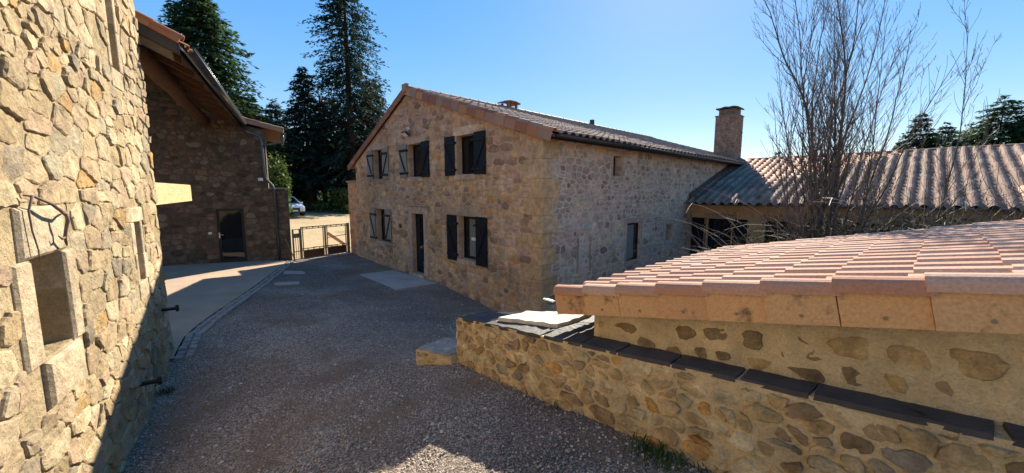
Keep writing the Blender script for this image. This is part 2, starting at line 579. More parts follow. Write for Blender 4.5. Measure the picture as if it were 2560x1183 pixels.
def rubble_cells(u0, u1, z0, z1, rowh, holes, planes, seed, gap=0.02, aspect=(0.8, 2.3), slope=0.0, irregular=0.28):
    """cells of coursed rubble: power diagram of seeds laid in uneven courses, cut round the openings."""
    rng = random.Random(seed)
    seeds = []
    z = z0
    while z < z1 + rowh:
        h = rowh * rng.uniform(0.68, 1.4)
        u = u0 - rng.uniform(0, rowh)
        while u < u1 + rowh:
            w = h * rng.uniform(*aspect)
            cu, cz = u + w / 2, z + h / 2 + rng.uniform(-irregular, irregular) * h + slope * (u - u0)
            if w > 1.5 * h and rng.random() < 0.22:
                seeds.append((cu, cz - h * 0.27, 0.35 * h * h * 0.25, h))
                seeds.append((cu + w * rng.uniform(-.1, .1), cz + h * 0.27, 0.3 * h * h * 0.25, h))
            else:
                seeds.append((cu, cz, (min(w, 1.6 * h) * 0.42) ** 2 * 0.5, h))
            u += w
        z += h
    SZ = 1.45                                   # stones lie flat: squeeze heights in the metric
    P = [(s[0], s[1] * SZ, s[2]) for s in seeds]
    cs = rowh * 1.6
    grid = {}
    for i, p in enumerate(P):
        grid.setdefault((int(p[0] // cs), int(p[1] // cs)), []).append(i)
    cells = []
    for i, p in enumerate(P):
        cu, cz = p[0], seeds[i][1]
        if not (u0 - .05 < cu < u1 + .05 and z0 - .05 < cz < z1 + .05):
            continue
        if any(h[0] < cu < h[1] and h[2] < cz < h[3] for h in holes):
            continue
        B = rowh * 2.0
        poly = [(cu - B, p[1] - B), (cu + B, p[1] - B), (cu + B, p[1] + B), (cu - B, p[1] + B)]
        gi, gj = int(p[0] // cs), int(p[1] // cs)
        for a in (-2, -1, 0, 1, 2):
            for b in (-2, -1, 0, 1, 2):
                for k in grid.get((gi + a, gj + b), ()):
                    if k == i:
                        continue
                    q = P[k]
                    dx, dy = q[0] - p[0], q[1] - p[1]
                    L = math.hypot(dx, dy)
                    if L < 1e-6 or L > 4 * rowh:
                        continue
                    t = (L * L + p[2] - q[2]) / (2 * L)
                    nx, ny = dx / L, dy / L
                    poly = clip_half(poly, nx, ny, nx * p[0] + ny * p[1] + t - gap * 0.5 * rng.uniform(0.6, 1.7))
                    if not poly:
                        break
                if not poly:
                    break
            if not poly:
                break
        if len(poly) < 3:
            continue
        poly = [(x, y / SZ) for x, y in poly]
        for nx, ny, c in planes:
            poly = clip_half(poly, nx, ny, c - gap * 0.5)
            if len(poly) < 3:
                break
        for h in holes:
            if len(poly) < 3:
                break
            if all(x <= h[0] for x, y in poly) or all(x >= h[1] for x, y in poly) or all(y <= h[2] for x, y in poly) or all(y >= h[3] for x, y in poly):
                continue
            best, ba = [], 0
            for nx, ny, c in ((1, 0, h[0]), (-1, 0, -h[1]), (0, 1, h[2]), (0, -1, -h[3])):
                t = clip_half(poly, nx, ny, c - gap * 0.4)
                ar = abs(area2(t)) if len(t) > 2 else 0
                if ar > ba:
                    best, ba = t, ar
            poly = best
        if len(poly) < 3 or abs(area2(poly)) < 0.12 * rowh * rowh:
            continue
        cells.append((poly, seeds[i][3]))
    return cells


def stone_piece(poly, P, rng, proud=(0.008, 0.03), tilt=0.03, rings=1, jit=0.006, back=-0.03, rnd=0.25, bulge=0.5, ragged=0.0, inner=1.0, relief=0.0):
    """stone from a cell: back ring in the mortar, rim, inner ring(s), centre."""
    if area2(poly) < 0:
        poly = poly[::-1]
    pts = []
    k = len(poly)
    for i in range(k):                          # knock the corners off
        a, b = poly[i], poly[(i + 1) % k]
        L = math.hypot(b[0] - a[0], b[1] - a[1])
        if L < 0.012:
            pts.append(((a[0] + b[0]) / 2, (a[1] + b[1]) / 2))
            continue
        r = rnd * rng.uniform(0.5, 1.2)
        pts.append((a[0] + (b[0] - a[0]) * r, a[1] + (b[1] - a[1]) * r))
        if L > 0.13 and rings > 1:
            m = rng.uniform(0.4, 0.6)
            pts.append((a[0] + (b[0] - a[0]) * m, a[1] + (b[1] - a[1]) * m))
        pts.append((b[0] + (a[0] - b[0]) * r, b[1] + (a[1] - b[1]) * r))
    if ragged:                                 # break long runs of outline
        q = []
        k = len(pts)
        for i in range(k):
            a, b = pts[i], pts[(i + 1) % k]
            L = math.hypot(b[0] - a[0], b[1] - a[1])
            q.append(a)
            m = int(L / 0.05)
            for j in range(1, m + 1):
                t = j / (m + 1)
                o = rng.uniform(-1, 1) * ragged
                q.append((a[0] + (b[0] - a[0]) * t + (b[1] - a[1]) / L * o, a[1] + (b[1] - a[1]) * t - (b[0] - a[0]) / L * o))
        pts = q
    n = len(pts)
    cx, cy = sum(p[0] for p in pts) / n, sum(p[1] for p in pts) / n
    size = math.sqrt(abs(area2(poly)))
    h = rng.uniform(*proud)
    tx, ty = rng.uniform(-tilt, tilt) / size, rng.uniform(-tilt, tilt) / size
    J = lambda: rng.uniform(-jit, jit)
    pts = [(x + J(), y + J()) for x, y in pts]
    v = [P(x, y, back) for x, y in pts]
    f = []
    sd = rng.uniform(0, 50)
    th = rng.uniform(0, 6.28)
    cx2, sx2, cut = math.cos(th), math.sin(th), rng.uniform(.05, .35) * size
    step = rng.choice((0, 0, .5, 1)) * relief

    def face(X, Y, k):
        d = h + tx * (X - cx) + ty * (Y - cy)
        if relief:
            d += relief * (noise.noise(Vector((X * 6, Y * 6, sd))) + .5 * noise.noise(Vector((X * 15, Y * 15, sd))))
            if (X - cx) * cx2 + (Y - cy) * sx2 > cut:
                d -= step
        else:
            d += J() * .7
        return d * k
    levels = [(1 - min(.1, .012 / size), .62)] + ([(.86, 1.0), (.48, 1.04)] if rings > 1 else [])
    for sc, k in levels:
        for x, y in pts:
            X, Y = cx + (x - cx) * sc, cy + (y - cy) * sc
            v.append(P(X, Y, max(0.001, face(X, Y, k))))
    o = 0
    for _ in levels:
        for i in range(n):
            q = (i + 1) % n
            f.append((o + i, o + q, o + n + q, o + n + i))
        o += n
    v.append(P(cx + J(), cy + J(), max(.002, face(cx, cy, 1.0)) + bulge * 0.012))
    c = len(v) - 1
    for i in range(n):
        f.append((o + i, o + (i + 1) % n, c))
    # face outward: compare with the wall's outward direction
    a, b = Vector(P(0, 0, 0)), Vector(P(0, 0, 1))
    out = b - a
    t = f[-1]
    nrm = (Vector(v[t[1]]) - Vector(v[t[0]])).cross(Vector(v[t[2]]) - Vector(v[t[0]]))
    if nrm.dot(out) < 0:
        f = [tuple(reversed(x)) for x in f]
    return v, f, (cx, cy)


def pick(rng, palette):
    r = rng.random() * sum(p[1] for p in palette)
    for c, w in palette:
        r -= w
        if r <= 0:
            break
    k = rng.uniform(0.85, 1.17)
    return tuple(max(0.01, x * k * rng.uniform(0.98, 1.02)) for x in c)


def lay_stones(thing, jobs, m, quota, rest_name='stonework'):
    """jobs: (parent, frame, P, cells, palette, kw, seed, visible fn). The largest in view become objects, the rest one joined part."""
    allp = []
    for parent, fr, P, cells, pal, kw, seed, vis in jobs:
        rng = random.Random(seed)
        out = Vector(P(0, 0, 1)) - Vector(P(0, 0, 0))
        for poly, h in cells:
            v, f, (cx, cy) = stone_piece(poly, P, rng, **kw)
            col = pick(rng, pal(cx, cy, rng) if callable(pal) else pal)
            w = fr.world(P(cx, cy, 0))
            ow = Vector((out.x * fr.ca - out.y * fr.sa, out.x * fr.sa + out.y * fr.ca, 0))
            d = depth_of(w)
            px = abs(area2(poly)) * (948 / d) ** 2 * max(0.02, -ow.dot(w) / w.length)
            sx, sy = 1280 + 948 * w.x / d, 591.5 - 948 * (w.y * SP + w.z * CP) / d
            if w.y < 0.2 or not (-60 < sx < 2620 and -60 < sy < 1243) or (vis and not vis(cx, cy)):
                px *= 1e-3
            allp.append((px, parent, v, f, col))
    allp.sort(key=lambda t: -t[0])
    for px, parent, v, f, col in allp[:quota]:
        b = MB()
        b.add(v, f, col)
        b.build('stone', m, parent)
    rest = MB()
    for px, parent, v, f, col in allp[quota:]:
        rest.add(v, f, col)
    if rest.v:
        tag(rest.build(rest_name, m, thing), kind='stuff')


def wall_slab(mb, P, outer, holes, th, inner=True):
    """wall with openings: outline and rectangular holes in (u, z), front at d=0."""
    loops = [outer] + [[(h[0], h[2]), (h[1], h[2]), (h[1], h[3]), (h[0], h[3])] for h in holes]
    flat = [p for l in loops for p in l]
    tris = tessellate_polygon([[Vector((p[0], p[1], 0)) for p in l] for l in loops])
    n = len(flat)
    v = [P(x, y, 0) for x, y in flat] + [P(x, y, -th) for x, y in flat]
    out = Vector(P(0, 0, 1)) - Vector(P(0, 0, 0))
    f = []
    for t in tris:
        a, b, c = (Vector(v[i]) for i in t)
        nr = (b - a).cross(c - a)
        if nr.length < 1e-9:
            continue
        t = tuple(t) if nr.dot(out) > 0 else tuple(reversed(t))
        f.append(t)
        if inner:
            f.append(tuple(n + i for i in reversed(t)))
    o = 0
    for l in loops:
        k = len(l)
        for i in range(k):
            q = (i + 1) % k
            f.append((o + i, o + q, n + o + q, n + o + i))
        o += k
    mb.add(v, f)


def mortar_skin(mb, P, u0, u1, z0, z1, step, amp, planes, holes, seed, lift=.003):
    """trowelled, lumpy mortar face laid over the flat wall; it laps unevenly round the stones."""
    nu, nz = int((u1 - u0) / step) + 1, int((z1 - z0) / step) + 1
    out = Vector(P(0, 0, 1)) - Vector(P(0, 0, 0))
    eu = Vector(P(1, 0, 0)) - Vector(P(0, 0, 0))
    ez_ = Vector(P(0, 1, 0)) - Vector(P(0, 0, 0))
    flip = eu.cross(ez_).dot(out) < 0
    idx, v, f = {}, [], []

    def vert(i, k):
        if (i, k) not in idx:
            u, z = u0 + i * step, z0 + k * step
            d = lift + amp * (noise.noise(Vector((u * 5, z * 5, seed))) + .7 * noise.noise(Vector((u * 13, z * 13, seed + 9))) + .4 * noise.noise(Vector((u * 31, z * 31, seed + 5))))
            idx[(i, k)] = len(v)
            v.append(P(u, z, d))
        return idx[(i, k)]

    def ok(u, z):
        return all(nx * u + ny * z <= c for nx, ny, c in planes) and not any(h[0] < u < h[1] and h[2] < z < h[3] for h in holes)
    good = {(i, k): ok(u0 + i * step, z0 + k * step) for i in range(nu + 1) for k in range(nz + 1)}
    for i in range(nu):
        for k in range(nz):
            if good[i, k] and good[i + 1, k] and good[i + 1, k + 1] and good[i, k + 1]:
                q = (vert(i, k), vert(i + 1, k), vert(i + 1, k + 1), vert(i, k + 1))
                f.append(tuple(reversed(q)) if flip else q)
    mb.add(v, f)


# ------------------------------------------------------------------ ground heights
H = Frame(0.685, 8.74, -2.9, 43.5)      # farmhouse: x along the long wall, y along the gable
L = Frame(-5.75, 6.14, -2.75, 32.0)     # barn: y along its long wall, x towards the yard
PF = Frame(-0.7275, 4.85, -2.27, 43.5)  # parapet
SF = Frame(0.475, 3.78, -2.3, 41.5)     # shed


def wl(fr, x, y):
    p = fr.world((x, y, 0))
    return p.x, p.y


GP = [(0, 0, -1.85), (1.6, 0, -1.8), (-2, 0.2, -2.35), (-0.7, 3.36, -2.33), (-0.2, 2.8, -2.2)]
GP += [(*wl(PF, -0.05, y), z) for y, z in ((0, -2.27), (-1.19, -2.2), (-2.22, -2.09), (-3.18, -2.03))]
GP += [(*wl(H, -0.05, s), z) for s, z in ((0, -3.3), (1.77, -3.18), (4.58, -2.93), (7.27, -2.95), (11.03, -2.84))]
GP += [(*wl(H, 5, -.4), -3.4), (*wl(H, 8.5, -3), -3.2), (*wl(H, 3.7, -4.5), -2.7), (*wl(H, 6, -9), -2.6)]
GP += [(*wl(L, 0.05, y), z) for y, z in ((0, -2.7), (-1.37, -2.93), (-2.28, -3.02), (-3.6, -3.0))]
GP += [(-8.65, 14.36, -2.76), (-6.9, 9.22, -2.70), (-5.93, 6.6, -2.64)]
GP += [(*wl(L, x, 9.1), z) for x, z in ((-1.93, -2.62), (0.63, -2.70), (1.97, -2.76), (-6, -2.6))]
GP += [(-3.4, 10.9, -2.9), (-8.6, 18.6, -2.72), (-14, 25.5, -2.3), (-17, 30, -2.05), (-16.4, 37.7, -2.05), (-22, 45, -2.0),
       (-30, 40, -1.8), (5, 40, -3), (30, 30, -3), (40, 0, -3), (-30, 5, -2), (-10, -20, -1.6), (20, -20, -2), (0, 60, -2.6), (60, 60, -2.4), (-60, 60, -1.5)]
_g = np.array(GP)


def _phi(r2):
    return np.where(r2 > 1e-12, 0.5 * r2 * np.log(np.maximum(r2, 1e-12)), 0.0)


_n = len(_g)
_A = np.zeros((_n + 3, _n + 3))
_d2 = ((_g[:, None, :2] - _g[None, :, :2]) ** 2).sum(-1)
_A[:_n, :_n] = _phi(_d2) + np.eye(_n) * 0.15
_A[:_n, _n] = 1
_A[:_n, _n + 1:] = _g[:, :2]
_A[_n, :_n] = 1
_A[_n + 1:, :_n] = _g[:, :2].T
_w = np.linalg.solve(_A, np.concatenate([_g[:, 2], np.zeros(3)]))


def gz_np(xy):
    xy = np.asarray(xy, float)
    r2 = ((xy[:, None, :] - _g[None, :, :2]) ** 2).sum(-1)
    z = _phi(r2) @ _w[:_n] + _w[_n] + xy @ _w[_n + 1:]
    r = np.hypot(xy[:, 0], xy[:, 1])
    t = np.clip((r - 45) / 40, 0, 1)
    t = t * t * (3 - 2 * t)
    far = -2.4 + 0 * r
    return z * (1 - t) + far * t


def gz(x, y):
    return float(gz_np([(x, y)])[0])


# one ground sheet to the horizon, finer near the eye
def build_ground():
    nr, na = 150, 240
    rr = 0.4 * (8000 / 0.4) ** (np.arange(nr) / (nr - 1))
    aa = np.arange(na) * 2 * math.pi / na
    X = (rr[:, None] * np.cos(aa)).ravel()
    Y = (rr[:, None] * np.sin(aa)).ravel()
    xy = np.stack([X, Y], 1)
    z = np.concatenate([gz_np(xy[i:i + 20000]) for i in range(0, len(xy), 20000)]) - 0.06
    verts = np.column_stack([xy, z])
    verts = np.vstack([verts, [[0, 0, gz(0, 0) - 0.06]]])
    i = np.arange(nr - 1)[:, None] * na
    j = np.arange(na)[None, :]
    k = (j + 1) % na
    faces = np.stack([i + j, i + na + j, i + na + k, i + k], -1).reshape(-1, 4)
    me = np_mesh('ground', verts, faces, M['field'], True)
    tag(link('ground', me), kind='structure', label='rough grass and leaf litter ground reaching out to the woods')


build_ground()


def inside(poly, x, y):
    c = False
    k = len(poly)
    for i in range(k):
        a, b = poly[i], poly[(i + 1) % k]
        if (a[1] > y) != (b[1] > y) and x < (b[0] - a[0]) * (y - a[1]) / (b[1] - a[1]) + a[0]:
            c = not c
    return c


def sheet(name, poly, step, m, lift, rough=0.0, label=None, edge=0.25):
    """ground-following sheet over a polygon, its rim clipped to the outline."""
    xs = [p[0] for p in poly]
    ys = [p[1] for p in poly]
    nx, ny = int((max(xs) - min(xs)) / step) + 2, int((max(ys) - min(ys)) / step) + 2
    idx, pts, faces = {}, [], []

    def vert(x, y):
        key = (round(x, 4), round(y, 4))
        if key not in idx:
            idx[key] = len(pts)
            pts.append((x, y))
        return idx[key]
    convex_edges = list(zip(poly, poly[1:] + poly[:1]))
    for a in range(nx):
        for b in range(ny):
            x0, y0 = min(xs) + a * step, min(ys) + b * step
            q = [(x0, y0), (x0 + step, y0), (x0 + step, y0 + step), (x0, y0 + step)]
            ins = [inside(poly, *p) for p in q]
            if all(ins):
                faces.append(tuple(vert(*p) for p in q))
            elif any(ins):
                cx, cy = x0 + step / 2, y0 + step / 2
                best = None
                cq = q
                for (p, r) in convex_edges:       # cut by every outline edge that runs through this cell
                    ex, ey = r[0] - p[0], r[1] - p[1]
                    Ln = math.hypot(ex, ey)
                    t = ((cx - p[0]) * ex + (cy - p[1]) * ey) / (Ln * Ln)
                    d = abs((cx - p[0]) * ey - (cy - p[1]) * ex) / Ln
                    if -0.02 <= t <= 1.02 and d < step:
                        cq = clip_half(cq, ey / Ln, -ex / Ln, (ey * p[0] - ex * p[1]) / Ln)
                        if len(cq) < 3:
                            break
                if len(cq) >= 3:
                    faces.append(tuple(vert(*p) for p in cq))
    z = gz_np(pts) + lift
    if rough:
        z = z + np.array([noise.noise(Vector((x * 2.3, y * 2.3, 0))) * rough + noise.noise(Vector((x * 7, y * 7, 3))) * rough * .4 for x, y in pts])
    me = bpy.data.meshes.new(name)
    me.from_pydata([(p[0], p[1], float(h)) for p, h in zip(pts, z)], [], faces)
    me.polygons.foreach_set('use_smooth', [True] * len(faces))
    me.materials.append(m)
    me.update()
    return tag(link(name, me), kind='structure', label=label)


# outlines are counter-clockwise
EDGE = [(-5.54, 5.91), (-5.93, 6.6), (-6.9, 9.22), (-8.72, 14.42), (-8.98, 14.8)]
yard = [(-4.6, 2.5), (-3.4, -2.5), (6.5, -2.5), wl(H, -3, -9), wl(H, 8.6, -9), wl(H, 8.6, 0.2), wl(H, 0.2, 0.2), wl(H, 0.2, 11.9), (-7.5, 17.3), (-8.95, 14.95)]
yard += [(x + 0.05, y) for x, y in EDGE[::-1]] + [wl(L, -0.2, 0)]
sheet('gravel_yard', yard, 0.14, M['gravel'], 0.0, 0.014, 'dark grey gravel yard between the barn and the farmhouse')
court = [(-20, -30), (25, -30), (25, -2.3), (-3.3, -2.3), wl(L, .1, -9.4), wl(L, -8, -9.6)]  # added ground out of view, throws sunlight back onto the shaded walls
sheet('court', court, 0.6, M['gravel'], -0.004, 0.01, 'sunlit gravel court added unseen behind the viewer to bounce light onto the walls')
terr = [wl(L, -5.5, -0.3)] + EDGE + [wl(L, 2.1, 9.3), wl(L, -5.5, 9.3)]
sheet('terrace', terr, 0.3, M['terrace'], 0.035, 0.0, 'smooth sandy concrete terrace under the barn roof')
drive = [(-8.95, 14.95), (-7.45, 17.3), (-8.6, 22), (-11.5, 30), (-12, 41), (-26, 44), (-30, 30), (-19, 22), (-11.5, 16.0)]
sheet('driveway', drive, 0.5, M['drive'], 0.004, 0.03, 'sunlit sandy driveway beyond the metal gate')

# cobbled edging between terrace and gravel
kb = MB()
rk = random.Random(3)
for i in range(len(EDGE) - 1):
    a, b = Vector(EDGE[i]), Vector(EDGE[i + 1])
    Ln = (b - a).length
    d = (b - a) / Ln
    nrm = Vector((d.y, -d.x))
    t = 0
    while t < Ln:
        w = rk.uniform(0.10, 0.17)
        for row in (0, 1):
            c = a + d * (t + w / 2) + nrm * (0.07 + row * 0.13 + rk.uniform(-.008, .008))
            z = gz(c.x, c.y) + 0.035 + rk.uniform(-0.012, 0.012)
            hw, hh = w / 2 - 0.008, 0.055
            base = [c - d * hw - nrm * hh, c + d * hw - nrm * hh, c + d * hw + nrm * hh, c - d * hw + nrm * hh]
            top = [c + (p - c) * 0.82 for p in base]
            v = [(p.x, p.y, z - 0.1) for p in base] + [(p.x, p.y, z - 0.015) for p in base] + [(p.x, p.y, z + rk.uniform(-.004, .006)) for p in top]
            f = [(8, 9, 10, 11)]
            for q in range(4):
                r_ = (q + 1) % 4
                f += [(q, r_, 4 + r_, 4 + q), (4 + q, 4 + r_, 8 + r_, 8 + q)]
            kb.add(v, f)
        t += w
tag(kb.build('sett_edging', M['sett']), kind='stuff', label='grey stone sett edging between the terrace and the gravel')

# doorstep slab
ds = MB()
pts = [wl(H, -1.98, 6.95), wl(H, -2.05, 4.6), wl(H, -0.02, 4.5), wl(H, -0.02, 7.0)]
pts = [(-5.24, 12.81), (-3.42, 10.9), (-2.4, 11.83), (-4.37, 13.79)]
z = [gz(*p) + 0.035 for p in pts]
v = [(p[0], p[1], h - 0.12) for p, h in zip(pts, z)] + [(p[0], p[1], h) for p, h in zip(pts, z)]
ds.add(v, fix(v, BOXF))
tag(ds.build('doorstep_slab', M['concrete']), kind='structure', label='pale concrete slab on the gravel before the front door')

for nm, pts in (('drain_cover', [(-7.99, 13.0), (-7.69, 12.5), (-7.02, 12.68), (-7.27, 13.0)]), ('drain_cover', [(-7.19, 11.19), (-6.96, 10.86), (-6.35, 11.1), (-6.57, 11.49)])):
    b = MB()
    c = Vector((sum(p[0] for p in pts) / 4, sum(p[1] for p in pts) / 4))
    pts = [c + (Vector(p) - c) * 0.95 for p in pts]
    v = [(p[0], p[1], gz(*p) - 0.05) for p in pts] + [(p[0], p[1], gz(*p) + 0.022) for p in pts]
    b.add(v, fix(v, BOXF))
    q = [c + (p - c) * 0.8 for p in pts]
    v = [(p[0], p[1], gz(*p) + 0.02) for p in q] + [(p[0], p[1], gz(*p) + 0.03) for p in q]
    b.add(v, fix(v, BOXF))
    o = b.build(nm, M['concrete'])
    lab = 'concrete drain cover in the gravel, the one farther off by the gate' if pts[0][1] > 12 else 'concrete drain cover in the gravel, the one nearer the camera'
    tag(o, lab, 'drain cover', 'drain covers in the gravel')

# loose chippings near the eye
def build_gravel():
    rng = np.random.default_rng(5)
    out = []
    while len(out) < 22000:
        r = 1.6 + 9.5 * rng.random() ** 1.5
        a = rng.uniform(-0.95, 0.55)
        x, y = r * math.sin(a), r * math.cos(a)
        if inside(yard, x, y):
            lp = PF.local((x, y, 0))
            if lp.x > -0.02 and lp.y < 0.6:
                continue
            if noise.noise(Vector((x * .8, y * .8, 9))) + rng.uniform(-.5, .5) < -0.25:
                continue
            out.append((x, y))
    xy = np.array(out)
    n = len(xy)
    z = np.concatenate([gz_np(xy[i:i + 20000]) for i in range(0, n, 20000)])
    s = 0.005 + 0.013 * rng.random(n) ** 2.2
    base = np.array([(1, 0, 0), (0, 1, 0), (-1, 0, 0), (0, -1, 0), (0, 0, .8), (0, 0, -.8)], float)
    ang = rng.uniform(0, 6.28, n)
    V = np.repeat(base[None], n, 0) * (s[:, None, None]) * rng.uniform(0.55, 1.45, (n, 6, 3))
    ca, sa = np.cos(ang)[:, None], np.sin(ang)[:, None]
    x, y = V[..., 0] * ca - V[..., 1] * sa, V[..., 0] * sa + V[..., 1] * ca
    V = np.stack([x + xy[:, :1], y + xy[:, 1:], V[..., 2] + z[:, None] + s[:, None] * 0.2], -1).reshape(-1, 3)
    fb = np.array([(0, 1, 4), (1, 2, 4), (2, 3, 4), (3, 0, 4), (1, 0, 5), (2, 1, 5), (3, 2, 5), (0, 3, 5)])
    Fc = (fb[None] + (np.arange(n) * 6)[:, None, None]).reshape(-1, 3)
    o = link('gravel', np_mesh('gravel', V, Fc, M['pebble']))
    tag(o, kind='stuff', label='loose grey gravel chippings over the yard')


build_gravel()


def build_loose_stones():
    rng = random.Random(17)
    mb = MB()
    k = 0
    while k < 420:
        r = 2.2 + 11 * rng.random()
        a = rng.uniform(-0.9, 0.45)
        x, y = r * math.sin(a), r * math.cos(a)
        if not inside(yard, x, y):
            continue
        lp = PF.local((x, y, 0))
        if lp.x > -0.03 and lp.y < 0.7:
            continue
        s_ = rng.uniform(.012, .026)
        z = gz(x, y)
        v = [(x + math.cos(t) * s_ * rng.uniform(.7, 1.3), y + math.sin(t) * s_ * rng.uniform(.7, 1.3), z + rng.uniform(-.004, .006)) for t in (0, 1.05, 2.1, 3.14, 4.2, 5.24)]
        v += [(x + math.cos(t) * s_ * .55, y + math.sin(t) * s_ * .55, z + s_ * rng.uniform(.5, .9)) for t in (.5, 2.6, 4.7)]
        mb.add(v, [(0, 1, 6), (1, 2, 7), (1, 7, 6), (2, 3, 7), (3, 4, 8), (3, 8, 7), (4, 5, 8), (5, 0, 6), (5, 6, 8), (6, 7, 8)])
        k += 1
    tag(mb.build('loose_stones', M['pebble']), kind='stuff', label='scattered larger pale stones lying on the gravel')


build_loose_stones()


# ------------------------------------------------------------------ tiles
def s_tile(name, w, ln, r, m, lift=0.042):
    """roman tile: pan and roll in one, x across, y up the slope, z out of the roof."""
    prof = [(0.0, 0.012), (w * 0.10, 0.0), (w * 0.34, 0.0)]
    x0, x1 = w * 0.40, w * 1.04
    cx, rx = (x0 + x1) / 2, (x1 - x0) / 2
    for k in range(7):
        a = math.pi - math.pi * k / 6
        prof.append((cx + rx * math.cos(a), 0.006 + r * math.sin(a)))
    mb = MB()
    n = len(prof)
    low = [(x, 0.0, z + lift) for x, z in prof]
    top = [(cx + (x - cx) * 0.97, ln, z + 0.006) for x, z in prof]
    lip = [(x, 0.006, z + lift * .45) for x, z in prof]
    v = low + top + lip
    f = []
    for i in range(n - 1):
        f.append((i, i + 1, n + i + 1, n + i))
        f.append((2 * n + i, 2 * n + i + 1, i + 1, i))
    mb.add(v, f)
    return mb.mesh(name, m, False)


def tile_roof(thing, fr, org, ex, ey, ncol, nrow, w, ln, expo, me, m, quota, cull=None, rng=None, sag=0.0, slip=1.0):
    """courses of tiles; org = lower corner, ex along the eave, ey up the slope (unit, thing-local)."""
    ex, ey, org = Vector(ex), Vector(ey), Vector(org)
    ez = ex.cross(ey)
    if ez.z < 0:
        ez = -ez
    rng = rng or random.Random(11)
    lst = []
    for c in range(ncol):
        for r_ in range(nrow):
            p = org + ex * (c * w) + ey * (r_ * expo)
            if cull and not cull(p + ex * w * .5 + ey * expo * .5):
                continue
            j = rng.uniform(-0.006, 0.006) * slip
            q = p + ex * j + ey * rng.uniform(-0.012, 0.012) * slip + ez * rng.uniform(-0.004, 0.004)
            q.z += sag * noise.noise(Vector((p.x * .35, p.y * .35, 0)))
            yaw = rng.uniform(-0.014, 0.014) * slip
            a = ex * math.cos(yaw) + ey * math.sin(yaw)
            b = ez.cross(a)
            mt = Matrix((a, b, ez)).transposed().to_4x4()
            mt.translation = q
            wd = fr.world(q)
            px = (948 / depth_of(wd)) ** 2
            d = depth_of(wd)
            sx, sy = 1280 + 948 * wd.x / d, 591.5 - 948 * (wd.y * SP + wd.z * CP) / d
            if wd.y < 0.3 or not (-30 < sx < 2590 and -30 < sy < 1213):
                px *= 1e-3
            lst.append((px, mt))
    lst.sort(key=lambda t: -t[0])
    for px, mt in lst[:quota]:
        o = link('roof_tile', me, thing)
        o.matrix_local = mt
    if len(lst) > quota:
        nv = len(me.vertices)
        co = np.empty(nv * 3, np.float32)
        me.vertices.foreach_get('co', co)
        co = co.reshape(-1, 3)
        fc = np.array([list(p.vertices) for p in me.polygons])
        V, Fc = [], []
        for i, (px, mt) in enumerate(lst[quota:]):
            A = np.array(mt)
            V.append(co @ A[:3, :3].T + A[:3, 3])
            Fc.append(fc + i * nv)
        o = link('tiling', np_mesh('tiling', np.vstack(V), np.vstack(Fc), m), thing)
        tag(o, kind='stuff')


# ------------------------------------------------------------------ wall fittings
def window(thing, P, r, recess=0.2, fw=0.055, mullion=False, curtain=False, m='slate_blue', transom=False):
    u0, u1, z0, z1 = r
    b = MB()
    d0, d1 = -recess - 0.05, -recess
    pbox(b, P, u0, u0 + fw, z0, z1, d0, d1)
    pbox(b, P, u1 - fw, u1, z0, z1, d0, d1)
    pbox(b, P, u0 + fw, u1 - fw, z0, z0 + fw, d0, d1)
    pbox(b, P, u0 + fw, u1 - fw, z1 - fw, z1, d0, d1)
    if mullion:
        c = (u0 + u1) / 2
        pbox(b, P, c - fw * .6, c + fw * .6, z0 + fw, z1 - fw, d0, d1 + 0.006)
    f = b.build('window', M[m], thing)
    g = MB()
    g_ = 0.003
    spans = [(u0 + fw - g_, u1 - fw + g_)] if not mullion else [(u0 + fw - g_, (u0 + u1) / 2 - fw * .6 + g_), ((u0 + u1) / 2 + fw * .6 - g_, u1 - fw + g_)]
    for a, c in spans:
        g = MB()
        pbox(g, P, a, c, z0 + fw - g_, z1 - fw + g_, d0 + 0.015, d0 + 0.03)
        g.build('pane', M['glass'], f)
    if curtain:
        g = MB()
        a, c = spans[0]
        pbox(g, P, a + (c - a) * .15, a + (c - a) * .72, z0 + fw + .02, z1 - fw - .02, d0 + 0.031, d0 + 0.036)
        g.build('curtain', M['curtain'], f)
    return f


def surround(thing, P, r, rng, lint=0.2, sill=0.14, jamb=0.17, depth=0.24, out=0.006, tint=(0.57, 0.39, 0.26), sill_out=0.03, m='dressed', split=None):
    """dressed stone round an opening: lintel, jamb blocks and sill; returns the outer rectangle."""
    u0, u1, z0, z1 = r
    def t():
        k = rng.uniform(0.85, 1.12)
        return tuple(x * k for x in tint)
    b = MB()
    ov = rng.uniform(0.08, 0.16)
    chamfer(b, P, u0 - jamb - ov * .5, u1 + jamb + ov * .5, z1, z1 + lint, -depth, out + .004, 0.01, t(), 0.004, rng)
    b.build('lintel', M[m], thing)
    b = MB()
    chamfer(b, P, u0 - jamb * .6, u1 + jamb * .6, z0 - sill, z0, -depth, out + sill_out, 0.01, t(), 0.004, rng)
    b.build('sill', M[m], thing)
    n = split or max(2, int((z1 - z0) / 0.42))
    for side in (0, 1):
        z = z0
        for i in range(n):
            zz = z0 + (z1 - z0) * (i + 1) / n + (rng.uniform(-.05, .05) if i < n - 1 else 0)
            w = jamb * (1.35 if (i + side) % 2 else 0.8)
            b = MB()
            if side == 0:
                chamfer(b, P, u0 - w, u0, z + 0.003, zz - 0.003, -depth, out, 0.008, t(), 0.002, rng)
            else:
                chamfer(b, P, u1, u1 + w, z + 0.003, zz - 0.003, -depth, out, 0.008, t(), 0.002, rng)
            b.build('jamb_stone', M[m], thing)
            z = zz
    return (u0 - jamb * 1.1, u1 + jamb * 1.1, z0 - sill, z1 + lint)


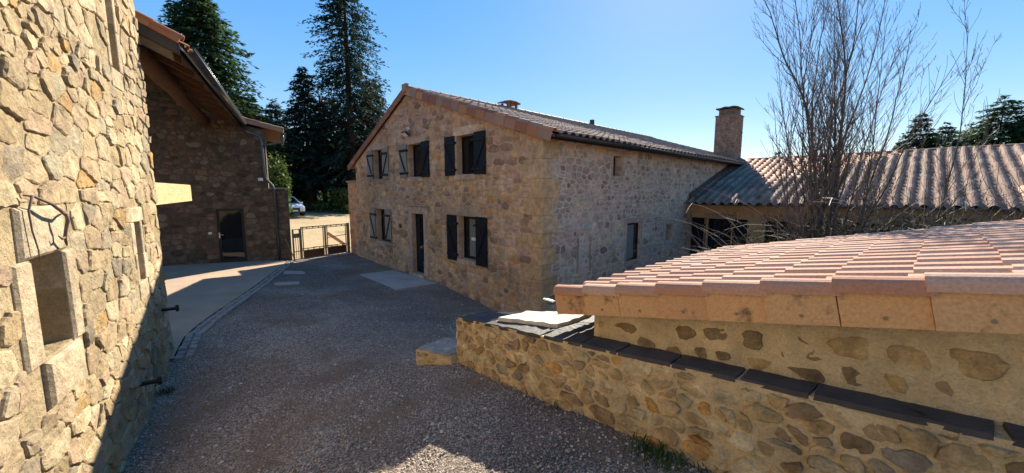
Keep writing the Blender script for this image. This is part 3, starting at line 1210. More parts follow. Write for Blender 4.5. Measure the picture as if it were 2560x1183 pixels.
def shutter(thing, P, u0, u1, z0, z1, light=False, hinge_right=True, rng=RNG):
    """open plank shutter lying against the wall: ledges and brace carry the planks."""
    md = M['shutter_glare'] if light else M['slate_blue']
    b = MB()
    d = 0.062
    for zz in (z0 + (z1 - z0) * .14, z0 + (z1 - z0) * .82):
        pbox(b, P, u0 + .02, u1 - .02, zz - .04, zz + .04, d, d + .022)
    # diagonal brace
    a0, a1 = (u0 + .05, u1 - .07) if hinge_right else (u1 - .05, u0 + .07)
    zb, zt = z0 + (z1 - z0) * .19, z0 + (z1 - z0) * .77
    v = []
    for dd in (d + 0.001, d + .021):
        v += [P(a1 - .035, zb, dd), P(a1 + .035, zb, dd), P(a0 + .035, zt, dd), P(a0 - .035, zt, dd)]
    b.add(v, fix(v, BOXF))
    root = b.build('shutter', M['slate_blue'], thing)
    n = 4
    for i in range(n):
        p = MB()
        w = (u1 - u0) / n
        chamfer(p, P, u0 + i * w + .003, u0 + (i + 1) * w - .003, z0 + rng.uniform(-.004, .004), z1 + rng.uniform(-.004, .004), 0.036, d - .0015, 0.006, None)
        p.build('plank', md, root)
    e = u1 if hinge_right else u0
    for zz in (z0 + (z1 - z0) * .14, z0 + (z1 - z0) * .82):
        h = MB()
        pbox(h, P, e - .05, e + .05, zz - .025, zz + .025, d + .023, d + .035)
        pbox(h, P, e + .012 if hinge_right else e - .05, e + .05 if hinge_right else e - .012, zz - .03, zz + .03, 0.01, d + .022)
        h.build('hinge', M['black_iron'], root)
    return root


ZB = 2.9   # house base below the eye


# ================================================================== FARMHOUSE
house = H.thing('stone_farmhouse', label='long stone farmhouse with gable front, dark shutters and pink tile roof', cat='house')
G = lambda u, z, d: (-d, u, z + ZB)         # gable wall: u = distance from the near corner
S = lambda u, z, d: (u, -d, z + ZB)         # long side wall
rh = random.Random(21)
SL = 0.33
RIDGE_S, RIDGE_Z = 6.07, 3.40
roofz = lambda s: RIDGE_Z - SL * (RIDGE_S - s) if s < RIDGE_S else RIDGE_Z - 0.44 * (s - RIDGE_S)

# gable: openings (u0, u1, z0, z1)
gw = {'W1': (8.11, 8.92, 0.46, 1.58), 'W2': (5.28, 6.16, 0.47, 1.56), 'W3': (2.49, 3.33, 0.47, 1.56),
      'G1': (8.07, 8.88, -1.98, -0.70), 'G3': (2.45, 3.29, -1.98, -0.72)}
door_r = (5.24, 6.02, -2.84, -0.76)
holes = []
for k, r in gw.items():
    holes.append(surround(house, G, r, rh, lint=0.24 if k[0] == 'W' else 0.3, sill=0.16, jamb=0.14, sill_out=0.035))
# front door surround: moulded stone with base blocks and a cap line
u0, u1, z0, z1 = door_r
dt = (0.57, 0.39, 0.27)
b = MB(); chamfer(b, G, u0 - .26, u1 + .26, z1, z1 + .24, -.3, .03, .012, dt, .003, rh); b.build('lintel', M['dressed'], house)
b = MB(); chamfer(b, G, u0 - .30, u1 + .30, z1 + .243, z1 + .30, -.05, .075, .02, dt, .003, rh); b.build('cornice', M['dressed'], house)
for sd in (0, 1):
    zz = [z0 + .02, z0 + .52, z0 + 1.25, z1]
    for i in range(3):
        o_ = 0.05 if i == 0 else 0.03
        wd = 0.27 if i == 0 else 0.22
        b = MB()
        if sd == 0:
            chamfer(b, G, u0 - wd, u0, zz[i] + .002, zz[i + 1] - .002, -.3, o_, .012, dt, .002, rh)
        else:
            chamfer(b, G, u1, u1 + wd, zz[i] + .002, zz[i + 1] - .002, -.3, o_, .012, dt, .002, rh)
        b.build('jamb_stone', M['dressed'], house)
b = MB(); chamfer(b, G, u0 - .05, u1 + .05, z0 - .2, z0 + .018, -.3, .12, .01, dt, .003, rh); b.build('threshold', M['dressed'], house)
holes.append((u0 - .25, u1 + .25, z0 - .1, z1 + .30))
# far corner pier, lower and longer than the upper wall
outer = [(0, -3.75), (11.75, -3.3), (11.75, 0.38), (10.78, 0.38), (10.78, roofz(10.78) - .16), (RIDGE_S, RIDGE_Z - .16), (0, roofz(0) - .14)]
gb = MB()
wall_slab(gb, G, outer, list(gw.values()) + [door_r], 0.55)
gable = gb.build('gable_wall', M['mortar_gable'], house)
# long wall
sw_holes = {'slot': (2.97, 3.42, 0.43, 0.98), 'arched': (3.84, 4.68, -2.16, -0.97), 'small': (6.50, 6.98, -1.74, -1.16)}
sh = []
for k, r in sw_holes.items():
    sh.append(surround(house, S, r, rh, lint=0.16, sill=0.12, jamb=0.14, sill_out=0.015, tint=(0.52, 0.39, 0.30)))
outer2 = [(0.56, -3.9), (17, -3.9), (17, 1.25), (0.56, 1.25)]
sb = MB()
wall_slab(sb, S, outer2, list(sw_holes.values()), 0.55)
side = sb.build('side_wall', M['mortar_side'], house)
# back walls close the shell
b = MB()
box(b, 16.5, 17, 0.56, 10.7, -1, ZB + 1.25)
box(b, 0.56, 16.49, 10.2, 10.7, -1, ZB + 1.1)
b.build('rear_wall', M['mortar_side'], house)

qz = -3.45
qi = 0
while qz < 1.0:
    qh = rh.uniform(.34, .5)
    if qz + qh > 1.16:
        qh = 1.17 - qz
    wg_, ws_ = (rh.uniform(.52, .68), rh.uniform(.27, .34)) if qi % 2 else (rh.uniform(.27, .34), rh.uniform(.50, .66))
    b = MB()
    c_ = .014
    e_ = .024 + rh.uniform(-.003, .003)
    q0, q1 = ZB + qz + .008, ZB + qz + qh - .008
    pr_ = [(-e_ + c_, -e_), (ws_, -e_), (ws_, .2), (.2, .2), (.2, wg_), (-e_, wg_), (-e_, -e_ + c_)]
    v = [(x, y, z_) for z_ in (q0, q1) for x, y in pr_]
    k = len(pr_)
    tk = rh.uniform(.82, 1.12)
    tint = tuple(x * tk for x in rh.choice([(.55, .36, .19), (.58, .37, .185), (.52, .36, .21)]))
    b.add(v, fix(v, [tuple(range(k - 1, -1, -1)), tuple(range(k, 2 * k))] + [(i, (i + 1) % k, k + (i + 1) % k, k + i) for i in range(k)]), tint)
    b.build('quoin', M['stone'], house)
    qz += qh
    qi += 1
holes.append((-.05, .30, -3.5, 1.16))
sh.append((-.05, .30, -3.5, 1.16))
pal_g = [((0.58, 0.36, 0.21), 4), ((0.64, 0.40, 0.21), 3), ((0.60, 0.385, 0.27), 3.5), ((0.36, 0.225, 0.14), 2.2), ((0.62, 0.315, 0.135), 1.6), ((0.50, 0.36, 0.235), 1.5)]
pal_s = [((0.52, 0.38, 0.29), 4), ((0.57, 0.43, 0.33), 3), ((0.44, 0.305, 0.235), 2.5), ((0.57, 0.42, 0.26), 2), ((0.48, 0.41, 0.33), 2), ((0.33, 0.22, 0.175), 1.0)]
planes_g = [(-1, 0, 0.0), (1, 0, 11.75), (0, 1, 9)]
nrm = math.hypot(SL, 1)
planes_g += [(-SL / nrm, 1 / nrm, (RIDGE_Z - SL * RIDGE_S - .17) / nrm)]
nrm = math.hypot(.44, 1)
planes_g += [(.44 / nrm, 1 / nrm, (RIDGE_Z + .44 * RIDGE_S - .17) / nrm)]
quoin = (0.0, 0.001, -9, -8)
cells_g = rubble_cells(0, 11.75, -3.4, 3.3, 0.175, holes + [(10.76, 12, 0.36, 4)], planes_g, 31, gap=0.016, aspect=(.8, 2.7), irregular=.24)
cells_s = rubble_cells(0.0, 14.4, -3.5, 1.25, 0.165, sh + [(1.36, 1.96, -2.15, -1.18)], [(-1, 0, 0.0), (0, 1, 1.22)], 32, gap=0.03, aspect=(.8, 2.5), irregular=.25)
# blocked window: small stones flush in an old opening
cells_b = rubble_cells(1.44, 1.90, -2.1, -1.22, 0.16, [], [(-1, 0, -1.44), (1, 0, 1.90), (0, -1, 2.1), (0, 1, -1.22)], 33, gap=0.04, aspect=(.8, 1.4))
b = MB()
for uu in (1.36, 1.905):
    chamfer(b, S, uu, uu + .07, -2.13, -1.2, -.05, .02, .006, (0.36, 0.27, 0.21), .003, rh)
b.build('blocked_window_jamb', M['dressed'], house)
sk = MB(); mortar_skin(sk, G, 0.3, 11.75, -3.3, 3.3, .05, .007, planes_g, [(h[0] - .01, h[1] + .01, h[2] - .01, h[3] + .01) for h in holes] + [(10.74, 12, .34, 4)], 3); sk.build('gable_mortar', M['mortar_gable'], gable, True)
sk = MB(); mortar_skin(sk, S, 0.3, 14.3, -3.5, 1.2, .05, .008, [(0, 1, 1.2)], [(h[0] - .01, h[1] + .01, h[2] - .01, h[3] + .01) for h in sh], 4); sk.build('side_mortar', M['mortar_side'], side, True)
kwh = dict(proud=(0.008, 0.026), tilt=0.014, rings=1, jit=0.006, rnd=0.16, inner=.5)
lay_stones(house, [(gable, H, G, cells_g, pal_g, kwh, 41, None),
                   (side, H, S, cells_s, pal_s, dict(proud=(0.007, 0.022), tilt=0.012, rings=1, jit=0.007, rnd=0.18, inner=.5), 42, lambda u, z: u < 8.7 or z > -0.2),
                   (side, H, S, cells_b, pal_s, dict(proud=(0.0, 0.008), tilt=0.01, rings=1, jit=0.005), 43, None)], M['stone'], 300)

# windows, door, shutters
for k, r in gw.items():
    f = window(house, G, r, 0.2, 0.06, mullion=False, curtain=(k == 'G3'))
    if k == 'G3':
        b = MB()
        pbox(b, G, r[0] + .30, r[0] + .50, r[2] + .55, r[2] + .64, -.2135, -.2125)
        b.build('note', M['note'], f)
for k, (sl, sr) in {'W1': (1, 1), 'W2': (1, 0), 'W3': (0, 0), 'G1': (1, 1), 'G3': (0, 0)}.items():
    r = gw[k]
    wdt = 0.49
    z0_, z1_ = r[2] - .02, r[3] + .02
    if k[0] == 'G':
        z0_ -= .06
    # u grows to the left in the picture: higher u = left shutter
    for light, a0, hr in ((sl, r[1] + .04, False), (sr, r[0] - .04 - wdt, True)):
        o = shutter(house, G, a0, a0 + wdt, z0_, z1_, bool(light), hr, rh)
        if light:
            o['label'] = 'dark plank shutter with glare coloured in grey and a diagonal brace'
window(house, S, sw_holes['slot'], 0.22, 0.04)
window(house, S, sw_holes['arched'], 0.09, 0.05, curtain=True)
window(house, S, sw_holes['small'], 0.22, 0.04)
# front door
u0, u1, z0, z1 = door_r
b = MB()
pbox(b, G, u0, u1, z0 + .02, z1, -.20, -.14)
door = b.build('front_door', M['slate_blue'], house)
b = MB(); pbox(b, G, u0 + .14, u1 - .14, z0 + .3, z1 - .14, -.138, -.13); b.build('pane', M['glass'], door)
b = MB(); tube(b, [G(u0 + .07, z0 + 1.02, -.14), G(u0 + .07, z0 + 1.02, -.08), G(u0 + .2, z0 + 1.02, -.08)], .011, 6); b.build('handle', M['chrome'], door)
b = MB(); pbox(b, G, 6.78, 6.92, -1.33, -1.17, 0.022, 0.045); b.build('plaque', M['plaque'], house)
b = MB(); pbox(b, G, 11.15, 11.6, -0.83, -0.79, 0.02, 0.05); b.build('iron_bar', M['rust'], house)
# coping on the corner pier
b = MB()
chamfer(b, lambda u, z, d: (u, 11.2 + z, d), -.07, .56, -.42, .60, ZB + .383, ZB + .46, .02, (0.34, 0.25, 0.18))
b.build('coping_stone', M['dressed'], house)

# roof deck
EAVE = -0.38
b = MB()
x0, x1 = -0.06, 17.1
def deck(mb, s0, s1, off, th):
    v = []
    for xx in (x0, x1):
        v += [(xx, s0, ZB + roofz(s0) - off), (xx, s1, ZB + roofz(s1) - off), (xx, s1, ZB + roofz(s1) - off - th), (xx, s0, ZB + roofz(s0) - off - th)]
    mb.add(v, fix(v, BOXF))
deck(b, EAVE + .03, RIDGE_S, 0.045, 0.06)
deck(b, RIDGE_S + .001, 11.35, 0.045, 0.06)
b.build('roof', M['wood_old'], house)
tw, tex = 0.28, 0.365
me_h = s_tile('roof_tile', tw, 0.43, 0.062, M['tile_house'])
ey = Vector((0, 1, SL)).normalized()
nrow = int((RIDGE_S - EAVE) * math.hypot(1, SL) / tex) + 1
tile_roof(house, H, (0.10, EAVE - .02, ZB + roofz(EAVE) - .04), (1, 0, 0), ey, 59, nrow, tw, 0.43, tex, me_h, M['tile_house'], 300,
          cull=lambda p: not (13.95 < p.x < 15.15 and 0.2 < p.y < 1.3), sag=0.03)
# far slope, seen only along its edge
ey2 = Vector((0, -1, 0.44)).normalized()
tile_roof(house, H, (16.9, 11.4, ZB + roofz(11.4) - .04), (-1, 0, 0), ey2, 59, 16, tw, 0.43, tex, me_h, M['tile_house'], 0)
# ridge tiles
n = 40
rb = MB()
for i in range(n):
    xx = -0.02 + i * 0.43
    pts = []
    for k in range(7):
        a = math.pi * k / 6
        pts.append((math.cos(a) * .125, math.sin(a) * .10))
    v = [(xx, RIDGE_S + p, ZB + RIDGE_Z + .0 + q) for p, q in pts] + [(xx + .45, RIDGE_S + p * .9, ZB + RIDGE_Z - .0 + q * .9) for p, q in pts]
    f = [(j, j + 1, 8 + j, 7 + j) for j in range(6)] + [tuple(range(7))]
    b = MB(); b.add(v, f)
    b.build('ridge_tile', M['verge_house'], house)
# verge tiles on the gable edge: roll on top, flat face below
def verge_tile(name, ln, face, roll, m, hole=False):
    """x points out of the gable, y up the slope, z up."""
    mb = MB()
    t = 0.022
    # flat face with soft edge
    v = []
    for y in (0.0, ln):
        s = 0.012 if y == 0 else 0.0
        v += [(s, y, -face), (s + t, y, -face + .004), (s + t, y, -.0), (s + t * .8, y, 0.02), (s, y, 0.02)]
    f = [(0, 1, 6, 5), (1, 2, 7, 6), (2, 3, 8, 7), (3, 4, 9, 8), (4, 0, 5, 9), (4, 3, 2, 1, 0), (5, 6, 7, 8, 9)]
    mb.add(v, fix(v, f))
    if roll is None:
        return mb.mesh(name, m)
    # roll
    pr = []
    for k in range(9):
        a = math.pi * k / 8
        pr.append((t + 0.010 - roll + math.cos(a) * roll, math.sin(a) * roll + .012))
    lo = [(x, -.015, z + .014) for x, z in pr]
    hi = [(x, ln + .03, z - .004) for x, z in pr]
    lp = [(t + .01 - roll + (x - t - .01 + roll) * .8, -.012, z * .8 + .012) for x, z in pr]
    v = lo + hi + lp
    f = []
    for i in range(8):
        f += [(i, 9 + i, 10 + i, i + 1), (18 + i, i, i + 1, 19 + i)]
    mb.add(v, f)
    return mb.mesh(name, m)


me_v = verge_tile('verge_tile', 0.40, 0.21, 0.075, M['verge_house'])
me_v2 = verge_tile('verge_tile', 0.40, 0.17, 0.075, M['rust_tile'])
def place_verge(thing, org, dx, dy, n, step, me, shift=0.0):
    org, dx, dy = Vector(org), Vector(dx).normalized(), Vector(dy).normalized()
    out = []
    for i in range(n):
        o = link('verge_tile', me, thing)
        z = dx.cross(dy)
        q = org + dy * (i * step)
        if z.z < 0:
            z = -z
        mt = Matrix((dx, dy, z)).transposed().to_4x4()
        mt.translation = q + dy * RNG.uniform(-.003, .003) + dx * RNG.uniform(-.004, .004)
        o.matrix_local = mt
        out.append(o)
    return out
place_verge(house, (-.085, EAVE, ZB + roofz(EAVE)), (-1, 0, 0), ey, 17, 0.398, me_v)
place_verge(house, (-.085, 11.4, ZB + roofz(11.4)), (-1, 0, 0), ey2, 14, 0.41, me_v2)
# end cap at the peak
b = MB()
chamfer(b, G, RIDGE_S - .13, RIDGE_S + .13, RIDGE_Z - .16, RIDGE_Z + .13, .02, .15, .03, (0.45, 0.28, 0.14))
b.build('ridge_end', M['dressed'], house)
# eaves board and gutter on the long side
b = MB()
box(b, 0.02, 14.2, -0.30, -0.02, ZB + 1.19, ZB + 1.235)
box(b, -0.02, 14.2, -0.335, -0.305, ZB + 1.13, ZB + roofz(-.32) - .03)
b.build('eaves_board', M['slate_blue'], house)
def half_gutter(mb, a, bb, r, n=8, wall=None, th=0.004):
    a, bb = Vector(a), Vector(bb)
    d = (bb - a).normalized()
    s = Vector((0, 0, 1)).cross(d).normalized()
    v, f = [], []
    for p in (a, bb):
        for k in range(n + 1):
            t = math.pi + math.pi * k / n
            v.append(p + s * (math.cos(t) * r) + Vector((0, 0, math.sin(t) * r)))
        for k in range(n + 1):
            t = math.pi + math.pi * (n - k) / n
            v.append(p + s * (math.cos(t) * (r - th)) + Vector((0, 0, math.sin(t) * (r - th))))
    q = 2 * (n + 1)
    for k in range(q):
        f.append((k, (k + 1) % q, q + (k + 1) % q, q + k))
    for e in (0, q):
        f.append(tuple(e + i for i in (range(q) if e else range(q - 1, -1, -1))))
    mb.add(v, fix(v, f))
    # rolled front lip
    tube(mb, [a + s * r, bb + s * r], 0.011, 6)
    tube(mb, [a - s * r, bb - s * r], 0.007, 6)
    # solid end cap
    cap = [a + s * (math.cos(math.pi + math.pi * k / n) * r) + Vector((0, 0, math.sin(math.pi + math.pi * k / n) * r)) for k in range(n + 1)]
    mb.add(cap, [tuple(range(n + 1))])
b = MB()
half_gutter(b, (0.02, -0.415, ZB + 1.235), (14.2, -0.415, ZB + 1.215), 0.075)
b.build('gutter', M['gutter_dark'], house, True)
# chimney stack on the long slope
cx0, cx1, cs0, cs1 = 14.05, 15.05, 0.25, 1.2
zt = ZB + 3.62
b = MB()
box(b, cx0, cx1, cs0, cs1, ZB + 1.2, zt)
ch = b.build('chimney', mortar_mat('chimney_mortar', (0.34, 0.225, 0.155), .7), house)
rb2 = random.Random(77)
st = MB()
for P_, a, bb in ((lambda u, z, d: (cx0 - d, u, z), cs0, cs1), (lambda u, z, d: (u, cs0 - d, z), cx0, cx1)):
    for poly, hh in rubble_cells(a, bb, ZB + 1.2, zt, 0.13, [], [(-1, 0, -a), (1, 0, bb), (0, 1, zt)], 78, gap=0.025):
        v, f, _ = stone_piece(poly, P_, rb2, (0.004, 0.02), 0.012, 1, 0.004)
        st.add(v, f, pick(rb2, [((0.33, 0.20, 0.135), 3), ((0.28, 0.165, 0.115), 2), ((0.38, 0.25, 0.17), 2)]))
tag(st.build('chimney_stonework', M['brick'], ch), kind='stuff')
b = MB()
chamfer(b, lambda u, z, d: (u, z, d), cx0 - .03, cx1 + .03, cs0 - .03, cs1 + .03, zt + .001, zt + .06, .015, (0.34, 0.24, 0.17))
b.build('chimney_ledge', M['dressed'], ch)
b = MB()
box(b, cx0 + .12, cx1 - .12, cs0 + .1, cs1 - .1, zt + .06, zt + .34, (0.26, 0.17, 0.12))
b.build('chimney_neck', M['brick'], ch)
b = MB()
rows = []
for i in range(6):
    t = i / 5
    yy = cs0 - .02 + (cs1 - cs0 + .04) * t
    zz = zt + .33 + math.sin(t * math.pi) * .04 + .03 * (i % 2)
    rows.append((yy, zz))
v = [(xx, yy, zz + k) for k in (0, .06) for xx in (cx0 + .02, cx1 - .02) for yy, zz in rows]
f = []
for i in range(5):
    f += [(i, i + 1, 6 + i + 1, 6 + i), (12 + i, 18 + i, 18 + i + 1, 12 + i + 1), (i, 12 + i, 13 + i, i + 1), (6 + i, 7 + i, 19 + i, 18 + i)]
f += [(0, 6, 18, 12), (5, 17, 23, 11)]
b.add(v, f, (0.13, 0.12, 0.09))
b.build('chimney_cap', M['brick'], ch)
# small ridge vent: four posts and a cambered slab
b = MB()
rz = ZB + RIDGE_Z
for xx in (4.42, 4.88):
    for yy in (RIDGE_S - .18, RIDGE_S + .18):
        box(b, xx - .035, xx + .035, yy - .05, yy + .05, rz - .05, rz + .21)
for i, (xa, xb, za, zb_) in enumerate(((4.22, 4.5, .19, .25), (4.5, 4.8, .25, .25), (4.8, 5.08, .25, .20))):
    v = []
    for yy in (RIDGE_S - .25, RIDGE_S + .25):
        v += [(xa, yy, rz + za), (xb, yy, rz + zb_), (xb, yy, rz + zb_ + .05), (xa, yy, rz + za + .05)]
    b.add(v, fix(v, BOXF))
b.build('ridge_vent', M['rust_tile'], house)
# little ridge stub farther along
b = MB(); tube(b, [(10.6, RIDGE_S, rz + .05), (10.6, RIDGE_S, rz + .3)], .12, 8); b.build('vent_pipe', M['fascia_grey'], house)

# floodlight on the gable
fl = empty('floodlight', tuple(H.world((-.02, 5.95, 1.9 + ZB))), H.deg, label='square white floodlight with round sensor high on the gable wall', cat='floodlight')
b = MB(); tube(b, [(0.02, 0, .08), (-.12, 0, .06)], .035, 8); b.build('bracket', M['chrome'], fl)
b = MB()
v = []
for dx_, dz in ((-.12, .10), (-.26, -.07)):
    pass
ax = Vector((-.62, 0, -.78)).normalized(); up_ = Vector((-.78, 0, .62)).normalized(); sd_ = Vector((0, 1, 0))
c_ = Vector((-.17, 0, -.02))
def obox(mb, c, a, bq, cq, ha, hb, hc):
    v = [c + a * (i * ha) + bq * (j * hb) + cq * (k * hc) for k in (-1, 1) for i, j in ((-1, -1), (1, -1), (1, 1), (-1, 1))]
    mb.add(v, fix(v, BOXF))
obox(b, c_, ax, sd_, up_, .03, .15, .10)
b.build('housing', M['black_iron'], fl)
b = MB(); obox(b, c_ + ax * .032, ax, sd_, up_, .004, .13, .082); b.build('lens', M['white_plastic'], fl)
b = MB(); tube(b, [(-.06, -.1, .16), (-.1, -.1, .16), (-.14, -.1, .15), (-.16, -.1, .14)], [.03, .05, .05, .02], 8); b.build('sensor', M['white_plastic'], fl)

# ================================================================== WING
WZ = -0.18
wing = Frame(*wl(H, 8.66, 0), -2.9, 43.5)
wg = wing.thing('stone_wing', label='low ochre wing with lichen pale tile roof joining the farmhouse', cat='house wing')
W = lambda u, z, d: (-d, u, z + ZB)
ww = {'a': (-1.42, -0.60, -2.45, -1.02), 'b': (-3.75, -2.45, -2.5, -1.02), 'c': (-6.6, -5.4, -2.3, -1.1)}
b = MB()
wall_slab(b, W, [(0.0, -3.7), (0.0, WZ - .05), (-10.5, WZ - .05), (-10.5, -3.7)], list(ww.values()), .4)
ww_o = b.build('front_wall', M['render'], wg)
b = MB()
box(b, .4, 10.6, -10.5, -10.1, -.9, ZB + WZ - .1)
box(b, 10.2, 10.6, -10.09, -.3, -.9, ZB + WZ - .1)
b.build('rear_wall', M['render'], wg)
for k, r in ww.items():
    window(wg, W, r, .12, .06, mullion=True)
    b = MB(); chamfer(b, W, r[0] - .15, r[1] + .15, r[3] + .001, r[3] + .2, -.2, .02, .01, (0.42, .29, .19)); b.build('lintel', M['dressed'], wg)
shutter(wg, W, -.50, -.04, -2.45, -1.0, False, False, rh)
shutter(wg, W, -1.93, -1.48, -2.45, -1.0, False, True, rh)
b = MB(); tube(b, [W(-.55, -2.5, .05), W(-.55, -1.0, .05)], .02, 6); b.build('window_post', M['wood_fascia'], wg)
ey3 = Vector((1, 0, .3)).normalized()
b = MB()
RW = 5.44
rz3 = lambda x: ZB + WZ + .3 * x
v = []
for yy in (-.02, -10.8):
    v += [(-.38, yy, rz3(-.38) - .09), (RW, yy, rz3(RW) - .09), (RW, yy, rz3(RW) - .02), (-.38, yy, rz3(-.38) - .02)]
b.add(v, fix(v, BOXF))
v = []
for yy in (-.02, -10.8):
    v += [(RW + .001, yy, rz3(RW) - .09), (10.9, yy, rz3(RW) - .3 * 5.45 - .09), (10.9, yy, rz3(RW) - .3 * 5.45 - .02), (RW + .001, yy, rz3(RW) - .02)]
b.add(v, fix(v, BOXF))
b.build('roof', M['wood_old'], wg)
me_w = s_tile('roof_tile', .28, .43, .085, M['tile_wing'], .078)
tile_roof(wg, wing, (-.42, -10.75, rz3(-.42) - .03), (0, 1, 0), ey3, 38, 17, .28, .43, .365, me_w, M['tile_wing'], 300, cull=lambda p: p.x < RW - .05, sag=.07, slip=2.6)
for i in range(24):
    xx = -.35 - i * .44
    pts = [(math.cos(math.pi * k / 6) * .14, math.sin(math.pi * k / 6) * .11) for k in range(7)]
    v = [(RW + p, xx, rz3(RW) - .02 + q) for p, q in pts] + [(RW + p * .9, xx - .46, rz3(RW) - .02 + q * .9) for p, q in pts]
    f = [(j, 7 + j, 8 + j, j + 1) for j in range(6)] + [tuple(range(6, -1, -1))]
    b = MB(); b.add(v, f); b.build('ridge_tile', M['verge_house'], wg)
# flashing strip where the roof meets the house wall
b = MB()
v = []
for yy, hh in ((-.025, .22), (-.30, .012)):
    for xx in (-.42, 5.2):
        v += [(xx, yy, rz3(xx) + hh + (.06 if yy < -.1 else 0)), (xx, yy, rz3(xx) - .05)]
b.add(v, fix(v, [(0, 2, 6, 4), (1, 5, 7, 3), (0, 4, 5, 1), (2, 3, 7, 6), (0, 1, 3, 2), (4, 6, 7, 5)]))
b.build('flashing', simple('brown_flashing', (0.10, 0.062, 0.045), .7, .3, .25, 4), wg)
b = MB(); half_gutter(b, (-.50, -.1, rz3(-.42) - .05), (-.50, -10.7, rz3(-.42) - .06), .075); b.build('gutter', M['gutter_dark'], wg, True)
b = MB(); box(b, -.40, -.36, -10.7, -.05, rz3(-.4) - .20, rz3(-.4) - .03); b.build('fascia', M['gutter_dark'], wg)

# ================================================================== BARN on the left
LZ = 2.75
barn = L.thing('stone_barn', label='sunlit pale rubble stone barn with small deep windows close on the left', cat='barn')
B = lambda u, z, d: (d, u, z + LZ)
rl = random.Random(51)
bw = {'near': (-3.90, -3.36, -1.32, -0.52), 'slit': (-1.27, -1.0, -1.24, -0.42), 'top': (-1.38, -1.10, 1.55, 3.0)}
bh = []
tb = (0.50, 0.39, 0.255)
for k, r in bw.items():
    if k == 'near':
        b = MB(); chamfer(b, B, r[0] - .12, r[1] + .06, r[3], r[3] + .40, -.35, .035, .025, (0.50, .40, .27), .012, rl); b.build('lintel', M['stone_pale'], barn)
        b = MB(); chamfer(b, B, r[0] - .25, r[0], r[2] - .02, r[3] - .004, -.35, .03, .02, tb, .006, rl); b.build('jamb_stone', M['stone_pale'], barn)
        b = MB(); chamfer(b, B, r[1], r[1] + .20, r[2] - .02, r[3] - .004, -.35, .03, .02, tb, .006, rl); b.build('jamb_stone', M['stone_pale'], barn)
        b = MB(); chamfer(b, B, r[0] - .02, r[1] + .06, r[2] - .40, r[2] - .024, -.35, .05, .025, tb, .008, rl); b.build('sill', M['stone_pale'], barn)
        bh.append((r[0] - .25, r[1] + .20, r[2] - .40, r[3] + .40))
    else:
        bh.append(surround(barn, B, r, rl, lint=.2, sill=.24, jamb=.11, depth=.3, out=.012, tint=tb, sill_out=.0, m='stone_pale'))
b = MB()
wall_slab(b, B, [(-9.5, -3.6), (0, -3.3), (0, 3.6), (-9.5, 3.6)], list(bw.values()), .6)
bwall = b.build('long_wall', M['mortar_pale'], barn)
b = MB()
box(b, -6, -.61, -.6, 0, -.5, LZ + 3.6)
box(b, -6, -.61, -9.5, -9.0, -.5, LZ + 3.6)
box(b, -6, -5.5, -8.99, -.61, -.5, LZ + 3.6)
b.build('end_wall', M['mortar_pale'], barn)
pal_l = [((0.42, 0.315, 0.185), 5), ((0.47, 0.365, 0.225), 3.5), ((0.38, 0.28, 0.155), 2.5), ((0.36, 0.295, 0.195), 1.2), ((0.43, 0.27, 0.11), .7), ((0.42, 0.30, 0.19), 2), ((0.27, 0.22, 0.15), .7)]
cl = rubble_cells(-6.0, 0.0, -3.2, 3.6, 0.205, bh, [(1, 0, 0.0), (-1, 0, 6.0)], 61, gap=.012, aspect=(.6, 2.2), irregular=.34)
sk = MB(); mortar_skin(sk, B, -6.0, -.02, -3.3, 3.55, .035, .008, [], [(h[0] - .01, h[1] + .01, h[2] - .01, h[3] + .01) for h in bh], 5); sk.build('barn_mortar', M['mortar_pale'], bwall, True)
lay_stones(barn, [(bwall, L, B, cl, pal_l, dict(proud=(.010, .036), tilt=.016, rings=2, jit=.006, rnd=.08, back=-.03, bulge=.0, ragged=.010, relief=.010), 62, None)], M['stone_pale'], 300)
for k, r in bw.items():
    b = MB(); pbox(b, B, r[0] - .05, r[1] + .05, r[2] - .05, r[3] + .05, -.45, -.36); b.build('window_board', simple('brown_board_' + k, (0.13, 0.095, 0.07), .8, .2, .2, 5), barn)
# quoins on the far corner are in the rubble; iron hinge pins near the ground
for y_, z_ in ((-.42, -1.86), (-1.80, -2.47)):
    b = MB()
    tube(b, [(-.05, y_, LZ + z_), (.22, y_, LZ + z_)], .028, 6)
    tube(b, [(.20, y_, LZ + z_ - .05), (.20, y_, LZ + z_ + .05)], .022, 6)
    o = b.build('hinge_pin', M['black_iron'], barn)
# simple overhanging roof
b = MB()
v = []
for yy in (-9.7, .15):
    v += [(.25, yy, LZ + 3.55), (.25, yy, LZ + 3.67), (-3.0, yy, LZ + 5.05), (-3.0, yy, LZ + 4.93)]
b.add(v, fix(v, BOXF))
v = []
for yy in (-9.7, .15):
    v += [(-3.001, yy, LZ + 4.93), (-3.001, yy, LZ + 5.05), (-6.25, yy, LZ + 3.67), (-6.25, yy, LZ + 3.55)]
b.add(v, fix(v, BOXF))
b.build('roof', M['rust_tile'], barn)
b = MB()
v = []
for yy in (-.6, -.001):
    v += [(0, yy, LZ + 3.6), (-6, yy, LZ + 3.6), (-3, yy, LZ + 4.9)]
b.add(v, fix(v, [(0, 1, 2), (3, 5, 4), (0, 3, 4, 1), (1, 4, 5, 2), (2, 5, 3, 0)]))
b.build('gable_peak', M['mortar_pale'], barn)

